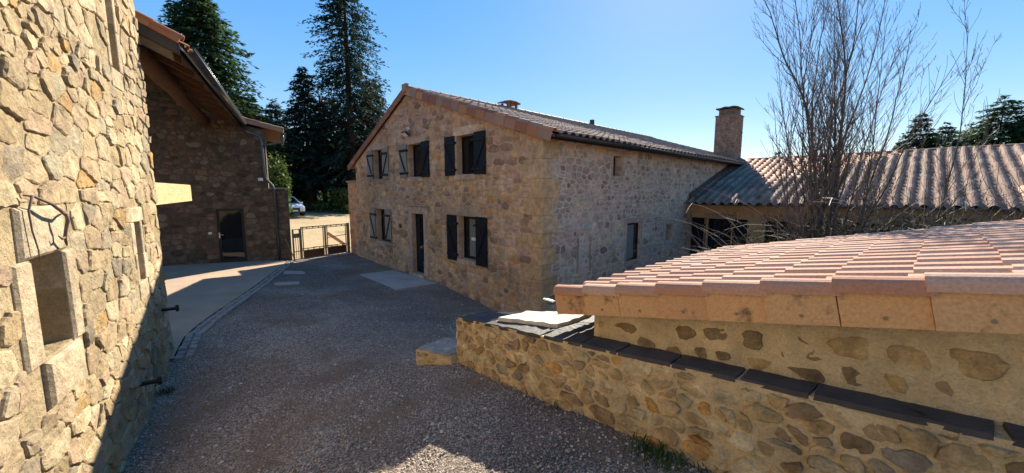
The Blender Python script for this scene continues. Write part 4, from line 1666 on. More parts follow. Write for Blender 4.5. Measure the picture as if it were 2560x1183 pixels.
# dead vine on the barn wall
vn = empty('vine_stem', tuple(L.world((.03, -3.5, LZ - .2))), L.deg, label='crooked dead vine stem stuck on the barn wall above the near window', cat='vine')
b = MB()
tube(b, [(.02, -.44, .17), (.05, -.38, .16), (.09, -.25, .10), (.09, -.12, .045), (.07, .02, -.0), (.05, .10, .02), (.02, .2, .02)], [.006, .010, .012, .014, .013, .009, .005], 7)
tube(b, [(.09, -.02, .01), (.09, -.01, -.05), (.07, .0, -.12), (.06, -.01, -.19), (.05, .03, -.24), (.04, .07, -.27)], [.013, .014, .012, .013, .010, .005], 7)
tube(b, [(.05, -.40, .165), (.03, -.43, .05), (.03, -.42, -.1), (.04, -.40, -.25), (.03, -.38, -.33)], [.010, .007, .006, .005, .003], 6)
tube(b, [(.06, -.01, -.19), (.06, -.06, -.20), (.05, -.09, -.17)], [.010, .009, .004], 6)
b.build('stem', M['vine'], vn, True)

# porch roof beyond the barn: eave, gutter, fascia, purlin, boards
porch = L.thing('porch_roof', label='open porch roof of old timber with grey gutter joined to the barn', cat='porch roof')
PE = lambda y: .46 + (y - .2) * .034          # eave drifts slightly outwards
pz = lambda x, y: LZ + 2.43 + (y - .2) * .011 + .5 * (PE(y) - x)
ya, yb = .22, 9.62
def slope_box(mb, xa, xb, y0_, y1_, o0, o1):
    """slab in the porch slope, xa/xb measured inward from the eave."""
    v = []
    for yy in (y0_, y1_):
        e = PE(yy)
        v += [(e - xa, yy, pz(e - xa, yy) + o0), (e - xb, yy, pz(e - xb, yy) + o0), (e - xb, yy, pz(e - xb, yy) + o1), (e - xa, yy, pz(e - xa, yy) + o1)]
    mb.add(v, fix(v, BOXF))
b = MB(); slope_box(b, .03, 3.6, ya + .06, yb, -.10, -.075); b.build('roof_deck', M['wood_old'], porch)
nb = 13
for i in range(nb):
    x_ = .05 + i * .27
    b = MB(); slope_box(b, x_, x_ + .255, ya + .10, yb - .02, -.135 - rl.uniform(0, .012), -.102); b.build('ceiling_board', M['wood_old'], porch)
for i in range(9):
    y_ = .75 + i * 1.0
    b = MB(); slope_box(b, .10, 3.5, y_, y_ + .09, -.25, -.15); b.build('rafter', M['wood_old'], porch)
b = MB()
pp = [(-.28 + rl.uniform(-.02, .02), ya + .2 + t * (yb - .15) / 8, pz(-.28, 1) - .38 + rl.uniform(-.02, .02)) for t in range(9)]
tube(b, pp, [.17 + rl.uniform(-.015, .015) for _ in pp], 10); b.build('purlin', M['wood_old'], porch, True)
b = MB(); slope_box(b, .02, 1.4, ya, ya + .03, -.20, .03); b.build('fascia', M['fascia_grey'], porch)
b = MB(); slope_box(b, .10, 1.4, ya + .035, ya + .10, -.34, -.205); b.build('barge_board', M['wood_fascia'], porch)
me_p = s_tile('roof_tile', .28, .43, .06, M['rust_tile'])
eyp = Vector((-1, 0, .5)).normalized()
exp_ = Vector((.034, 1, .011 + .017)).normalized()
eyp = (eyp - exp_ * eyp.dot(exp_)).normalized()
tile_roof(porch, L, (PE(.3) + .04, .30, pz(PE(.3) + .04, .3) - .03), exp_, eyp, 33, 9, .28, .43, .365, me_p, M['rust_tile'], 60)
me_pv = verge_tile('verge_tile', .40, .07, .075, M['rust_tile'])
ed = Vector((-1, 0, .5)).normalized()
place_verge(porch, (PE(.2) + .02, ya - .004, pz(PE(.2) + .02, .2) + .05), (0, -1, 0), ed, 4, .395, me_pv)
b = MB()
gx = lambda y: PE(y) + .10
half_gutter(b, (gx(9.05), 9.05, pz(PE(9.05), 9.05) - .06), (gx(.2), .2, pz(PE(.2), .2) - .06), .10)
b.build('gutter', M['zinc'], porch, True)
b = MB(); slope_box(b, -.0, .03, ya, yb, -.2, -.02); b.build('eaves_board', M['gutter_dark'], porch)
# fresh beam sticking out of the barn
b = MB()
box(b, -.418, -.203, -.5, 4.648, LZ - .248, LZ + .158)
bm_ = b.build('beam', M['glulam'], barn)
for i in range(7):
    b = MB()
    h0, h1 = LZ - .25 + i * .0586, LZ - .25 + (i + 1) * .0586 - .003
    box(b, -.42, -.20 + rl.uniform(-.0015, .0015), -.5, 4.65 + rl.uniform(-.002, .002), h0, h1)
    b.build('lamella', M['glulam'], bm_)


# ================================================================== OUTBUILDING at the back
BK = Frame(*wl(L, 0, 9.18), -2.72, 32)
ob = BK.thing('stone_outbuilding', label='dark stone outbuilding with glazed black door under the porch', cat='outbuilding')
BZ = 2.72
K = lambda u, z, d: (u, -d, z + BZ)
rk2 = random.Random(81)
dr = (-.20, .62, -2.66, -.65)
outer = [(-5.5, -3.2), (2.1, -3.2), (2.1, .04), (1.47, .10), (1.47, 2.30), (.80, 2.40), (-5.5, 5.55)]
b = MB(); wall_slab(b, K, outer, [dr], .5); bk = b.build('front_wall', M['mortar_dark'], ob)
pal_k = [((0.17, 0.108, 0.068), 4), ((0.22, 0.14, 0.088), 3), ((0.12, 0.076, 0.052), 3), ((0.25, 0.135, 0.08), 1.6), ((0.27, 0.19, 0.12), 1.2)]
ck = rubble_cells(-4.2, 2.1, -2.9, 4.2, .185, [(dr[0] - .02, dr[1] + .02, dr[2] - .4, dr[3] + .03), (1.47, 3, .06, 5)],
                  [(1, 0, 2.1)], 82, gap=.026)
ck = [c for c in ck if all(z < (2.3 + .15 * (1.47 - u) if u > .8 else 2.38 + .5 * (.8 - u)) for u, z in c[0])]
sk = MB(); mortar_skin(sk, K, -4.2, 2.08, -3.0, 2.25, .05, .007, [], [(dr[0] - .01, dr[1] + .01, -4, dr[3] + .01), (1.45, 3, .05, 5)], 6); sk.build('wall_mortar', M['mortar_dark'], bk, True)
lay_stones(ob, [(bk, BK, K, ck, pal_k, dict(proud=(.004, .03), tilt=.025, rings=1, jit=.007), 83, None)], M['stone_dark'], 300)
b = MB()
box(b, 1.0, 1.47, .501, 4.0, -.4, BZ + 2.2)
box(b, -5.5, 1.0, 3.6, 4.0, -.4, BZ + 2.2)
b.build('side_wall', M['mortar_dark'], ob)
b = MB()
chamfer(b, lambda u, z, d: (u, -z, d), 1.49, 2.13, -.5, .04, BZ + .08, BZ + .13, .02, (0.30, .23, .16)); b.build('coping_stone', M['dressed'], ob)
# door
b = MB()
fw = .08
pbox(b, K, dr[0], dr[0] + fw, dr[2], dr[3], -.14, -.03); pbox(b, K, dr[1] - fw, dr[1], dr[2], dr[3], -.14, -.03)
pbox(b, K, dr[0] + fw, dr[1] - fw, dr[3] - fw, dr[3], -.14, -.03); pbox(b, K, dr[0] + fw, dr[1] - fw, dr[2], dr[2] + .16, -.14, -.03)
d_ = b.build('door', M['black_iron'], ob)
b = MB(); pbox(b, K, dr[0] + fw - .003, dr[1] - fw + .003, dr[2] + .157, dr[3] - fw + .003, -.09, -.07); b.build('pane', M['glass'], d_)
b = MB(); tube(b, [K(dr[0] + .04, -1.6, -.03), K(dr[0] + .04, -1.6, .03), K(dr[0] + .16, -1.6, .03)], .012, 6); pbox(b, K, dr[0] + .02, dr[0] + .06, -1.72, -1.52, -.029, -.02); b.build('handle', M['chrome'], d_)
b = MB(); pbox(b, K, -.47, -.37, -1.56, -1.48, .012, .05); b.build('switch_box', M['white_plastic'], ob)
# small roof sloping right with verge tiles
eyr = Vector((-1, 0, .22)).normalized()
b = MB()
v = []
for yy in (-.08, 4.1):
    v += [(2.02, yy, BZ + 2.24), (2.02, yy, BZ + 2.30), (-1.2, yy, BZ + 2.30 + .22 * 3.22), (-1.2, yy, BZ + 2.24 + .22 * 3.22)]
b.add(v, fix(v, BOXF)); b.build('roof', M['wood_old'], ob)
place_verge(ob, (2.08, -.10, BZ + 2.34), (0, -1, 0), eyr, 8, .39, verge_tile('verge_tile', .40, .11, .07, M['verge_house']))
me_o = s_tile('roof_tile', .28, .43, .06, M['tile_house'])
tile_roof(ob, BK, (2.1, -.05, BZ + 2.31), (0, 1, 0), eyr, 14, 8, .28, .43, .365, me_o, M['tile_house'], 0)
# downpipe
b = MB()
tube(b, [K(.80, 2.33, .07), K(.92, 2.18, .07), K(1.15, 2.12, .07), K(1.30, 2.04, .07), K(1.36, 1.85, .07), K(1.38, .66, .07), K(1.42, .45, .07), K(1.60, .22, .07), K(1.66, .02, .07), K(1.66, -2.72, .07)], .048, 8)
b.build('downpipe', M['zinc'], ob, True)
b = MB()
tube(b, [K(1.40, 1.72, .07), K(1.7, 1.80, .09), K(2.03, 1.86, .10), K(2.06, 2.0, .10), K(2.06, 2.18, .1)], .036, 8); b.build('branch_pipe', M['zinc'], ob, True)
b = MB(); half_gutter(b, (2.12, -.1, BZ + 2.22), (2.12, 4.1, BZ + 2.22), .06); b.build('gutter', M['zinc'], ob, True)
# wall lamp
lp = empty('wall_lamp', tuple(BK.world(K(1.22, .42, .02))), BK.deg, label='small white wall lamp beside the downpipe on the outbuilding', cat='wall lamp')
b = MB(); obox(b, Vector((0, -.01, 0)), Vector((1, 0, 0)), Vector((0, 1, 0)), Vector((0, 0, 1)), .03, .02, .05); b.build('bracket', M['black_iron'], lp)
b = MB(); obox(b, Vector((0.02, -.09, .02)), Vector((1, 0, 0)), Vector((0, 1, 0)), Vector((0, 0, 1)), .08, .055, .055); b.build('lamp_head', M['white_plastic'], lp)

# ================================================================== PARAPET with slates
par = PF.thing('stone_parapet', label='low yellow mortared stone parapet topped with dark slates', cat='wall')
QZ = 2.27
Q = lambda u, z, d: (-d, u, z + QZ)
ptop = lambda u: -1.655 - .113 * u
b = MB()
outer = [(0, -2.6), (0, ptop(0)), (-6.2, ptop(-6.2)), (-6.2, -2.5)]
wall_slab(b, Q, outer, [], .262)
pw = b.build('wall', M['mortar_yellow'], par)
b = MB()      # wider landing behind the left end
poly = [(.263, -.001), (.42, -.2), (1.1, -1.3), (1.1, -2.15), (.263, -2.15)]
zt2 = [ptop(y) - .004 for x, y in poly]
v = [(x, y, -.6) for x, y in poly] + [(x, y, QZ + h) for (x, y), h in zip(poly, zt2)]
k = len(poly)
b.add(v, fix(v, [tuple(range(k - 1, -1, -1)), tuple(range(k, 2 * k))] + [(i, (i + 1) % k, k + (i + 1) % k, k + i) for i in range(k)]))
b.build('landing', M['mortar_yellow'], par)
rp = random.Random(91)
pal_p = [((0.58, 0.40, 0.20), 4), ((0.66, 0.47, 0.24), 4), ((0.40, 0.27, 0.145), 2), ((0.66, 0.36, 0.12), 1), ((0.68, 0.52, 0.30), 4), ((0.42, 0.36, 0.26), .8)]
cp = rubble_cells(-5.2, 0, -2.45, -.95, .118, [], [(.113 / 1.006, 1 / 1.006, (-1.655 - .03) / 1.006), (1, 0, 0)], 92, gap=.017, aspect=(.8, 2.3), slope=-.06, irregular=.4)
cp = [c for c in cp if rp.random() < .97]
cells_end = rubble_cells(0, .26, -2.45, -1.66, .135, [], [(-1, 0, 0), (1, 0, .26), (0, 1, -1.69)], 93, gap=.03)
Qe = lambda u, z, d: (u, d, z + QZ)
sk = MB(); mortar_skin(sk, Q, -5.2, -.005, -2.5, -.95, .028, .010, [(.113 / 1.006, 1 / 1.006, (-1.655 - .012) / 1.006)], [], 7, .004); sk.build('wall_mortar', M['mortar_yellow'], pw, True)
lay_stones(par, [(pw, PF, Q, cp, pal_p, dict(proud=(.008, .034), tilt=.018, rings=2, jit=.006, rnd=.24, bulge=.0, ragged=.017, relief=.010), 94, None),
                 (pw, PF, Qe, cells_end, pal_p, dict(proud=(.003, .012), tilt=.01, rings=1, jit=.006, rnd=.34), 95, None)], M['stone_bedded'], 280)
# slates along the top, irregular, bedded in mortar
def slate_piece(pts, th, name='slate', m='slate', parent=par, rough=.006, edge=.02):
    """flat stone from a plan outline [(x, y, z)] with ragged edges."""
    ring = []
    k = len(pts)
    for i in range(k):
        a, b_ = Vector(pts[i]), Vector(pts[(i + 1) % k])
        n_ = max(2, int((b_ - a).length / .09))
        for j in range(n_):
            p = a.lerp(b_, j / n_)
            ring.append(p + Vector((rp.uniform(-edge, edge), rp.uniform(-edge, edge), 0)))
    c = sum(ring, Vector()) / len(ring)
    n_ = len(ring)
    lo = [p - Vector((0, 0, th)) for p in ring]
    hi = [c + (p - c) * .985 + Vector((0, 0, rp.uniform(-rough, rough))) for p in ring]
    mid = [c + (p - c) * .55 + Vector((rp.uniform(-.02, .02), rp.uniform(-.02, .02), rp.uniform(-rough, rough) * 1.5)) for p in ring]
    v = lo + hi + mid + [c + Vector((0, 0, rp.uniform(-rough, rough)))]
    f = [tuple(range(n_ - 1, -1, -1))]
    for i in range(n_):
        j = (i + 1) % n_
        f += [(i, j, n_ + j, n_ + i), (n_ + i, n_ + j, 2 * n_ + j, 2 * n_ + i), (2 * n_ + i, 2 * n_ + j, 3 * n_)]
    b = MB(); b.add(v, fix(v, f))
    return b.build(name, M[m], parent)


def on_par(x, y, h=.022):
    return (x, y, QZ + ptop(y) + h)


cuts = [-1.62, -2.02, -2.37, -2.82, -2.86, -3.27, -3.30, -3.68, -3.72, -4.36, -4.41, -5.1, -5.15, -6.0]
ys = [(-1.52, -1.99), (-1.994, -2.375), (-2.38, -2.835), (-2.85, -3.29), (-3.315, -3.695), (-3.70, -4.395), (-4.42, -5.1), (-5.105, -5.9)]
for i, (ya_, yb_) in enumerate(ys):
    dpt = .25 + rp.uniform(-.02, .02)
    slate_piece([on_par(-.004, ya_ - rp.uniform(0, .012), .016), on_par(dpt, ya_ + .003, .022), on_par(dpt, yb_ - .003, .022), on_par(-.004, yb_ + rp.uniform(0, .012), .016)], .034, edge=.008, rough=.003)
slate_piece([on_par(-.015, -.0, .012), on_par(.40, -.18, .012), on_par(.44, -.62, .012), on_par(.0, -.56, .012)], .04)
slate_piece([on_par(-.015, -.60, .012), on_par(.44, -.66, .012), on_par(1.06, -1.30, .012), on_par(1.09, -2.1, .012), on_par(.27, -2.1, .012), on_par(.255, -1.52, .012), on_par(.0, -1.49, .012)], .04)
slate_piece([on_par(.13, -.68, .062), on_par(.52, -.78, .062), on_par(.90, -1.52, .062), on_par(.27, -1.50, .062)], .046, 'pale_slab', 'pale_slab', par, .006, .016)['label'] = 'pale flat slab lying on the dark slates'
# low step at the parapet's left end
b = MB()
stp = [(-.30, .50), (-.12, -.06), (-.003, .003), (.24, .003), (.28, .50)]
stp = [(-.34, .50), (-.10, .004), (.24, .004), (.18, .55)]
v = [(x, y, -.25) for x, y in stp] + [(x, y, QZ - 2.16) for x, y in stp]
b.add(v, fix(v, BOXF)); step = b.build('step', M['mortar_yellow'], par)
slate_piece([(x, y, QZ - 2.135) for x, y in stp], .03, 'step_slab', 'sett', par, .012, .03)
se = MB()
a_, b_ = Vector((stp[0][0], stp[0][1])), Vector((stp[1][0], stp[1][1]))
ln_ = (b_ - a_).length
dd = (b_ - a_) / ln_
nn = Vector((-dd.y, dd.x)) * -1
if nn.x > 0:
    nn = -nn
Qs = lambda u, z, d: (a_.x + dd.x * u + nn.x * d, a_.y + dd.y * u + nn.y * d, z + QZ)
for poly, hh in rubble_cells(0, ln_, -2.5, -2.17, .11, [], [(-1, 0, 0), (1, 0, ln_), (0, 1, -2.165)], 97, gap=.03):
    v, f, _ = stone_piece(poly, Qs, rp, (.004, .016), .01, 1, .005)
    se.add(v, f, pick(rp, pal_p))
tag(se.build('step_stonework', M['stone'], step), kind='stuff')

# ================================================================== SHED with tiled roof
shd = SF.thing('tiled_shed', label='low shed roofed with pink roman tiles behind the slate topped parapet', cat='shed')
TZ = 2.3
RS = .213
sz = lambda y: TZ - 1.055 - RS * y
rs_ = random.Random(101)
T = lambda u, z, d: (.125 - d, u, z + TZ)
b = MB()
wall_slab(b, T, [(-.36, -2.4), (-.36, -1.20 + .0), (-5.2, -1.2 + RS * 4.84), (-5.2, -2.4)], [], .35)
tw_ = b.build('gable_wall', M['mortar_yellow'], shd)
b = MB()
box(b, .476, 4.55, -.36 - .3, -.36, -1.0, sz(-.36) - .16)
box(b, 4.2, 4.55, -5.2, -.67, -1.0, sz(-.7) - .16)
b.build('eaves_wall', M['mortar_yellow'], shd)
pal_t = [((0.38, 0.26, 0.14), 4), ((0.50, 0.34, 0.155), 2.5), ((0.29, 0.19, 0.10), 2.5), ((0.54, 0.36, 0.155), 2)]
ct = rubble_cells(-4.6, -.36, -1.6, -.15, .165, [], [(1, 0, -.38), (RS / 1.022, 1 / 1.022, (-1.30) / 1.022)], 102, gap=.075, aspect=(1.0, 2.2), slope=-.16, irregular=.25)
ct = [c for c in ct if rs_.random() < .85]
sk = MB(); mortar_skin(sk, T, -4.8, -.38, -1.75, -.1, .028, .008, [(RS / 1.022, 1 / 1.022, -1.235 / 1.022)], [], 8, .003); sk.build('wall_mortar', M['mortar_yellow'], tw_, True)
lay_stones(shd, [(tw_, SF, T, ct, pal_t, dict(proud=(.003, .016), tilt=.008, rings=2, jit=.006, rnd=.25, bulge=.0, ragged=.012, relief=.005), 103, None)], M['stone_bedded'], 200)
# deck and tiles
b = MB()
v = []
for xx in (.03, 4.75):
    v += [(xx, .02, sz(.02) - .10), (xx, -6, sz(-6) - .10), (xx, -6, sz(-6) - .03), (xx, .02, sz(.02) - .03)]
b.add(v, fix(v, BOXF)); b.build('roof', M['wood_old'], shd)
eys = Vector((0, -1, RS)).normalized()
me_s = s_tile('roof_tile', .27, .44, .062, M['tile_shed'], .024)
# ex must run with x across; mirrored so rolls lap correctly
tile_roof(shd, SF, (4.78, .05, sz(.05) - .028), (-1, 0, 0), eys, 17, 15, .27, .44, .365, me_s, M['tile_shed'], 300)
def shed_verge():
    me = verge_tile('verge_tile', .3675, .195, None, M['verge_shed'])
    out = place_verge(shd, (.02, .035, sz(.035) + .0), (-1, 0, 0), eys, 13, .373, me)
    mb = MB()
    pr = [(.046 - .08 + math.cos(math.pi * k / 10) * .08, math.sin(math.pi * k / 10) * .066) for k in range(11)]
    pr = [(pr[0][0] + .002, -.022)] + pr
    v = [(x, -.012, z + .022) for x, z in pr] + [(x, .40, z - .002) for x, z in pr] + [(x - (.014 if x > -.03 else -.014), -.008, z * .84 + .020) for x, z in pr]
    f = []
    for i in range(11):
        f += [(i, 12 + i, 13 + i, i + 1), (24 + i, i, i + 1, 25 + i)]
    mb.add(v, f)
    roll = mb.mesh('cover_tile', M['tile_shed'])
    for o in place_verge(shd, (.02, .035, sz(.035) + .012), (-1, 0, 0), eys, 13, .373, roll):
        o.name = 'cover_tile'
    for o in out:
        b = MB()
        vv = []
        for k in range(10):
            a = 2 * math.pi * k / 10
            vv.append((.0342, .19 + math.cos(a) * .011, -.135 + math.sin(a) * .011))
        v = [(.030, y, z) for x, y, z in vv] + [(.0352, y, z) for x, y, z in vv]
        b.add(v, fix(v, [tuple(range(9, -1, -1)), tuple(range(10, 20))] + [(i, (i + 1) % 10, 10 + (i + 1) % 10, 10 + i) for i in range(10)]))
        h_ = b.build('nail_head', M['rust'], o)
shed_verge()
b = MB(); half_gutter(b, (.0, .12, sz(.05) - .06), (4.7, .12, sz(.05) - .09), .055); b.build('gutter', M['zinc'], shd, True)
b = MB(); box(b, -.03, .012, .05, .19, sz(.05) - .075, sz(.05) - .06); b.build('gutter_bracket', M['white_plastic'], shd)

# ================================================================== GATE
ga, gb_ = Vector((-8.78, 15.05)), Vector((-7.45, 17.22))
gl = (gb_ - ga).length
gdeg = math.degrees(math.atan2(gb_.y - ga.y, gb_.x - ga.x))
gate = empty('metal_gate', (ga.x, ga.y, -2.85), gdeg, label='rusty two leaf metal gate with solid lower panels, closed', cat='gate')
def gbar(mb, x0, z0, x1, z1, w=.042):
    bar(mb, (x0, 0, z0), (x1, 0, z1), w, w, (0, 1, 0))
hz = 1.36
b = MB()
for x in (.02, .30):
    bar(b, (x, 0, 0), (x, 0, hz - .03), .05, .05, (0, 1, 0))
for x in (.12, .21):
    bar(b, (x, 0, .1), (x, 0, 1.0), .018, .018, (0, 1, 0))
gbar(b, .02, hz - .05, .30, hz - .05, .03); gbar(b, .02, .42, .30, .42, .03); gbar(b, .02, .1, .30, .1, .03)
b.build('post', M['rust'], gate)
b = MB(); box(b, .04, .28, -.04, .04, .98, 1.15); b.build('lock_box', M['rust'], gate)
m_ = .33 + (gl - .42) / 2
for x0, x1, diag in ((.35, m_ - .02, False), (m_ + .02, gl - .1, True)):
    b = MB()
    for zz, w in ((hz + .02, .04), (hz - .05, .028), (.50, .03), (.42, .035), (.03, .04), (.10, .028)):
        gbar(b, x0, zz, x1, zz, w)
    for x in (x0, x0 + .07, x1 - .07, x1):
        gbar(b, x, .03, x, hz + .02, .03)
    n_ = 4
    for i in range(1, n_):
        x = x0 + (x1 - x0) * i / n_
        gbar(b, x, .42, x, .5, .025); gbar(b, x, .03, x, .1, .025); gbar(b, x, hz - .05, x, hz + .02, .025)
    if diag:
        gbar(b, x0 + .07, .86, x1 - .07, .90, .03)
    lf = b.build('gate_leaf', M['rust'], gate)
    p = MB(); box(p, x0 + .085, x1 - .085, -.006, .006, .115, .405); p.build('panel', M['wood_old'], lf)
b = MB(); box(b, gl - .085, gl - .005, -.05, .05, -.05, hz + .06); b.build('hinge_post', M['rust'], gate)
b = MB(); bar(b, (-.32, -.1, 1.0), (.02, -.1, .0), .03, .03, (0, 1, 0)); pr = b.build('prop_rod', M['rust'], None)
pr.location = (ga.x, ga.y, -2.85); pr.rotation_euler = (0, 0, R(gdeg))
tag(pr, 'thin rusty rod leaning on the wall end beside the gate', 'rod')
# gate sill: lit concrete strip under the leaves
b = MB(); v = []
for d0, d1 in ((-.22, .12),):
    dn = Vector((gb_.y - ga.y, -(gb_.x - ga.x))).normalized()
    pts = [ga + dn * -.15, ga + dn * .3, gb_ + dn * .25, gb_ + dn * -.15]
    v = [(p.x, p.y, gz(p.x, p.y) - .1) for p in pts] + [(p.x, p.y, gz(p.x, p.y) + .018) for p in pts]
b.add(v, fix(v, BOXF)); tag(b.build('gate_threshold', M['concrete']), kind='structure', label='pale concrete strip under the gate')


# ================================================================== CAR
def build_car(loc, deg):
    car = empty('parked_car', loc, deg, label='white car parked nose on beyond the gate, half hidden by the wall', cat='car')
    # body lofted from cross sections along x (front at +x)
    secs = [(-2.15, .55, .95, .80), (-2.05, .35, 1.02, .88), (-1.5, .30, 1.06, .92), (0, .28, 1.04, .93), (1.0, .28, 1.02, .93), (1.6, .30, .96, .91), (2.0, .34, .86, .84), (2.14, .42, .72, .72)]
    v, f = [], []
    for x, zl, zh, hw in secs:
        v += [(x, -hw * .94, zl), (x, -hw, zl + .12), (x, -hw, zh - .18), (x, -hw * .9, zh - .02), (x, -hw * .5, zh + .02), (x, hw * .5, zh + .02), (x, hw * .9, zh - .02), (x, hw, zh - .18), (x, hw, zl + .12), (x, hw * .94, zl)]
    n = 10
    for i in range(len(secs) - 1):
        for j in range(n):
            k = (j + 1) % n
            f.append((i * n + j, i * n + k, (i + 1) * n + k, (i + 1) * n + j))
    f += [tuple(range(n)), tuple(range((len(secs) - 1) * n, len(secs) * n))]
    b = MB(); b.add(v, fix(v, f)); body = b.build('body', M['car_white'], car, True)
    # cabin: pillars and roof, glass just inside
    def ring(x, z, hw):
        return [(x, -hw, z), (x, hw, z)]
    b = MB()
    v = ring(-1.25, 1.48, .60) + ring(.25, 1.50, .60) + ring(.25, 1.545, .56) + ring(-1.25, 1.525, .56)
    b.add(v, fix(v, [(0, 1, 3, 2), (4, 5, 7, 6), (0, 2, 4, 6), (1, 7, 5, 3), (0, 6, 7, 1), (2, 3, 5, 4)]))
    b.build('roof', M['car_white'], car)
    b = MB()
    v = [(-1.95, -.80, 1.0), (-1.95, .80, 1.0), (1.12, -.80, 1.0), (1.12, .80, 1.0), (-1.25, -.60, 1.481), (-1.25, .60, 1.481), (.25, -.60, 1.50), (.25, .60, 1.50)]
    b.add(v, fix(v, [(0, 2, 3, 1), (4, 5, 7, 6), (0, 4, 6, 2), (1, 3, 7, 5), (2, 6, 7, 3), (0, 1, 5, 4)]))
    b.build('windscreen', M['glass'], car)
    for s in (-1, 1):
        for a_, c_, w_ in (((1.14, s * .80, 1.0), (.26, s * .60, 1.50), .07), ((-1.95, s * .80, 1.0), (-1.26, s * .60, 1.49), .08), ((-.4, s * .81, 1.0), (-.4, s * .62, 1.5), .07)):
            b = MB(); bar(b, a_, c_, w_, .05); b.build('pillar', M['car_white'], car)
    b = MB(); box(b, 2.09, 2.165, -.42, .42, .42, .70); b.build('grille', M['car_black'], car)
    b = MB(); box(b, 2.166, 2.175, -.26, .26, .43, .53); b.build('number_plate', M['white_plastic'], car)
    b = MB(); box(b, 2.02, 2.15, -.74, .74, .30, .40); b.build('bumper', M['car_black'], car)
    for s in (-1, 1):
        b = MB()
        v = [(2.05, s * .46, .66), (1.98, s * .80, .68), (1.93, s * .82, .80), (2.04, s * .50, .76), (2.13, s * .46, .66), (2.03, s * .815, .68), (1.97, s * .83, .80), (2.10, s * .50, .76)]
        b.add(v, fix(v, BOXF)); b.build('headlight', M['chrome'], car)
        b = MB(); obox(b, Vector((.75, s * 1.0, 1.05)), Vector((1, 0, 0)), Vector((0, 1, 0)), Vector((0, 0, 1)), .05, .10, .07); b.build('wing_mirror', M['car_white'], car)
        for x in (1.35, -1.35):
            w = MB(); tube(w, [(x, s * .70, .33), (x, s * .925, .33)], .33, 18); wh = w.build('wheel', M['tyre'], car)
            w = MB(); tube(w, [(x, s * .90, .33), (x, s * .935, .33)], .22, 14); w.build('rim', M['chrome'], wh)
    return car


cxy = (-18.45, 30.9)
build_car((cxy[0], cxy[1], gz(*cxy) + .0), math.degrees(math.atan2(-cxy[1], -cxy[0])) + 16)

# heap of cut branches with a tarpaulin, under the trunks
hx, hy = -19.6, 39.5
hp = empty('branch_heap', (hx, hy, gz(hx, hy)), 0, label='dark heap of cut branches under the conifer trunks', cat='heap')
b = MB(); rr_ = random.Random(5)
for i in range(46):
    a = rr_.uniform(0, 6.28); z = rr_.uniform(.05, .8); sp = (1 - z / 1.1) * 1.3
    c = Vector((rr_.uniform(-sp, sp), rr_.uniform(-.5, .5), z)); d = Vector((math.cos(a), math.sin(a) * .5, rr_.uniform(-.2, .3))) * rr_.uniform(.4, .9)
    tube(b, [c - d, c + Vector((0, 0, .05)), c + d], [.05, .07, .04], 6)
b.build('branches', M['log'], hp)
b = MB(); obox(b, Vector((.35, -.6, .35)), Vector((1, 0, .1)).normalized(), Vector((0, 1, 0)), Vector((-.1, 0, 1)).normalized(), .35, .2, .22)
o = b.build('tarpaulin', M['tarp'], None); o.location = hp.location
tag(o, 'folded blue tarpaulin in front of the branch heap', 'tarpaulin')
b = MB(); tube(b, [(1.1, 0, 0), (1.12, 0, 1.25)], .07, 7); tube(b, [(.7, 0, 1.18), (1.3, 0, 1.22)], .06, 7)
o = b.build('trestle', M['white_plastic'], None); o.location = hp.location
tag(o, 'pale bare post with a crossbar beside the branch heap', 'post')
# plank and shrub just beyond the gate
px, py = -8.9, 18.9
b = MB(); bar(b, (-.35, 0, .62), (.45, .1, .02), .16, .03, (0, 1, 0))
o = b.build('plank', M['plank']); o.location = (px, py, gz(px, py)); tag(o, 'pinkish plank propped slanting just beyond the gate', 'plank')


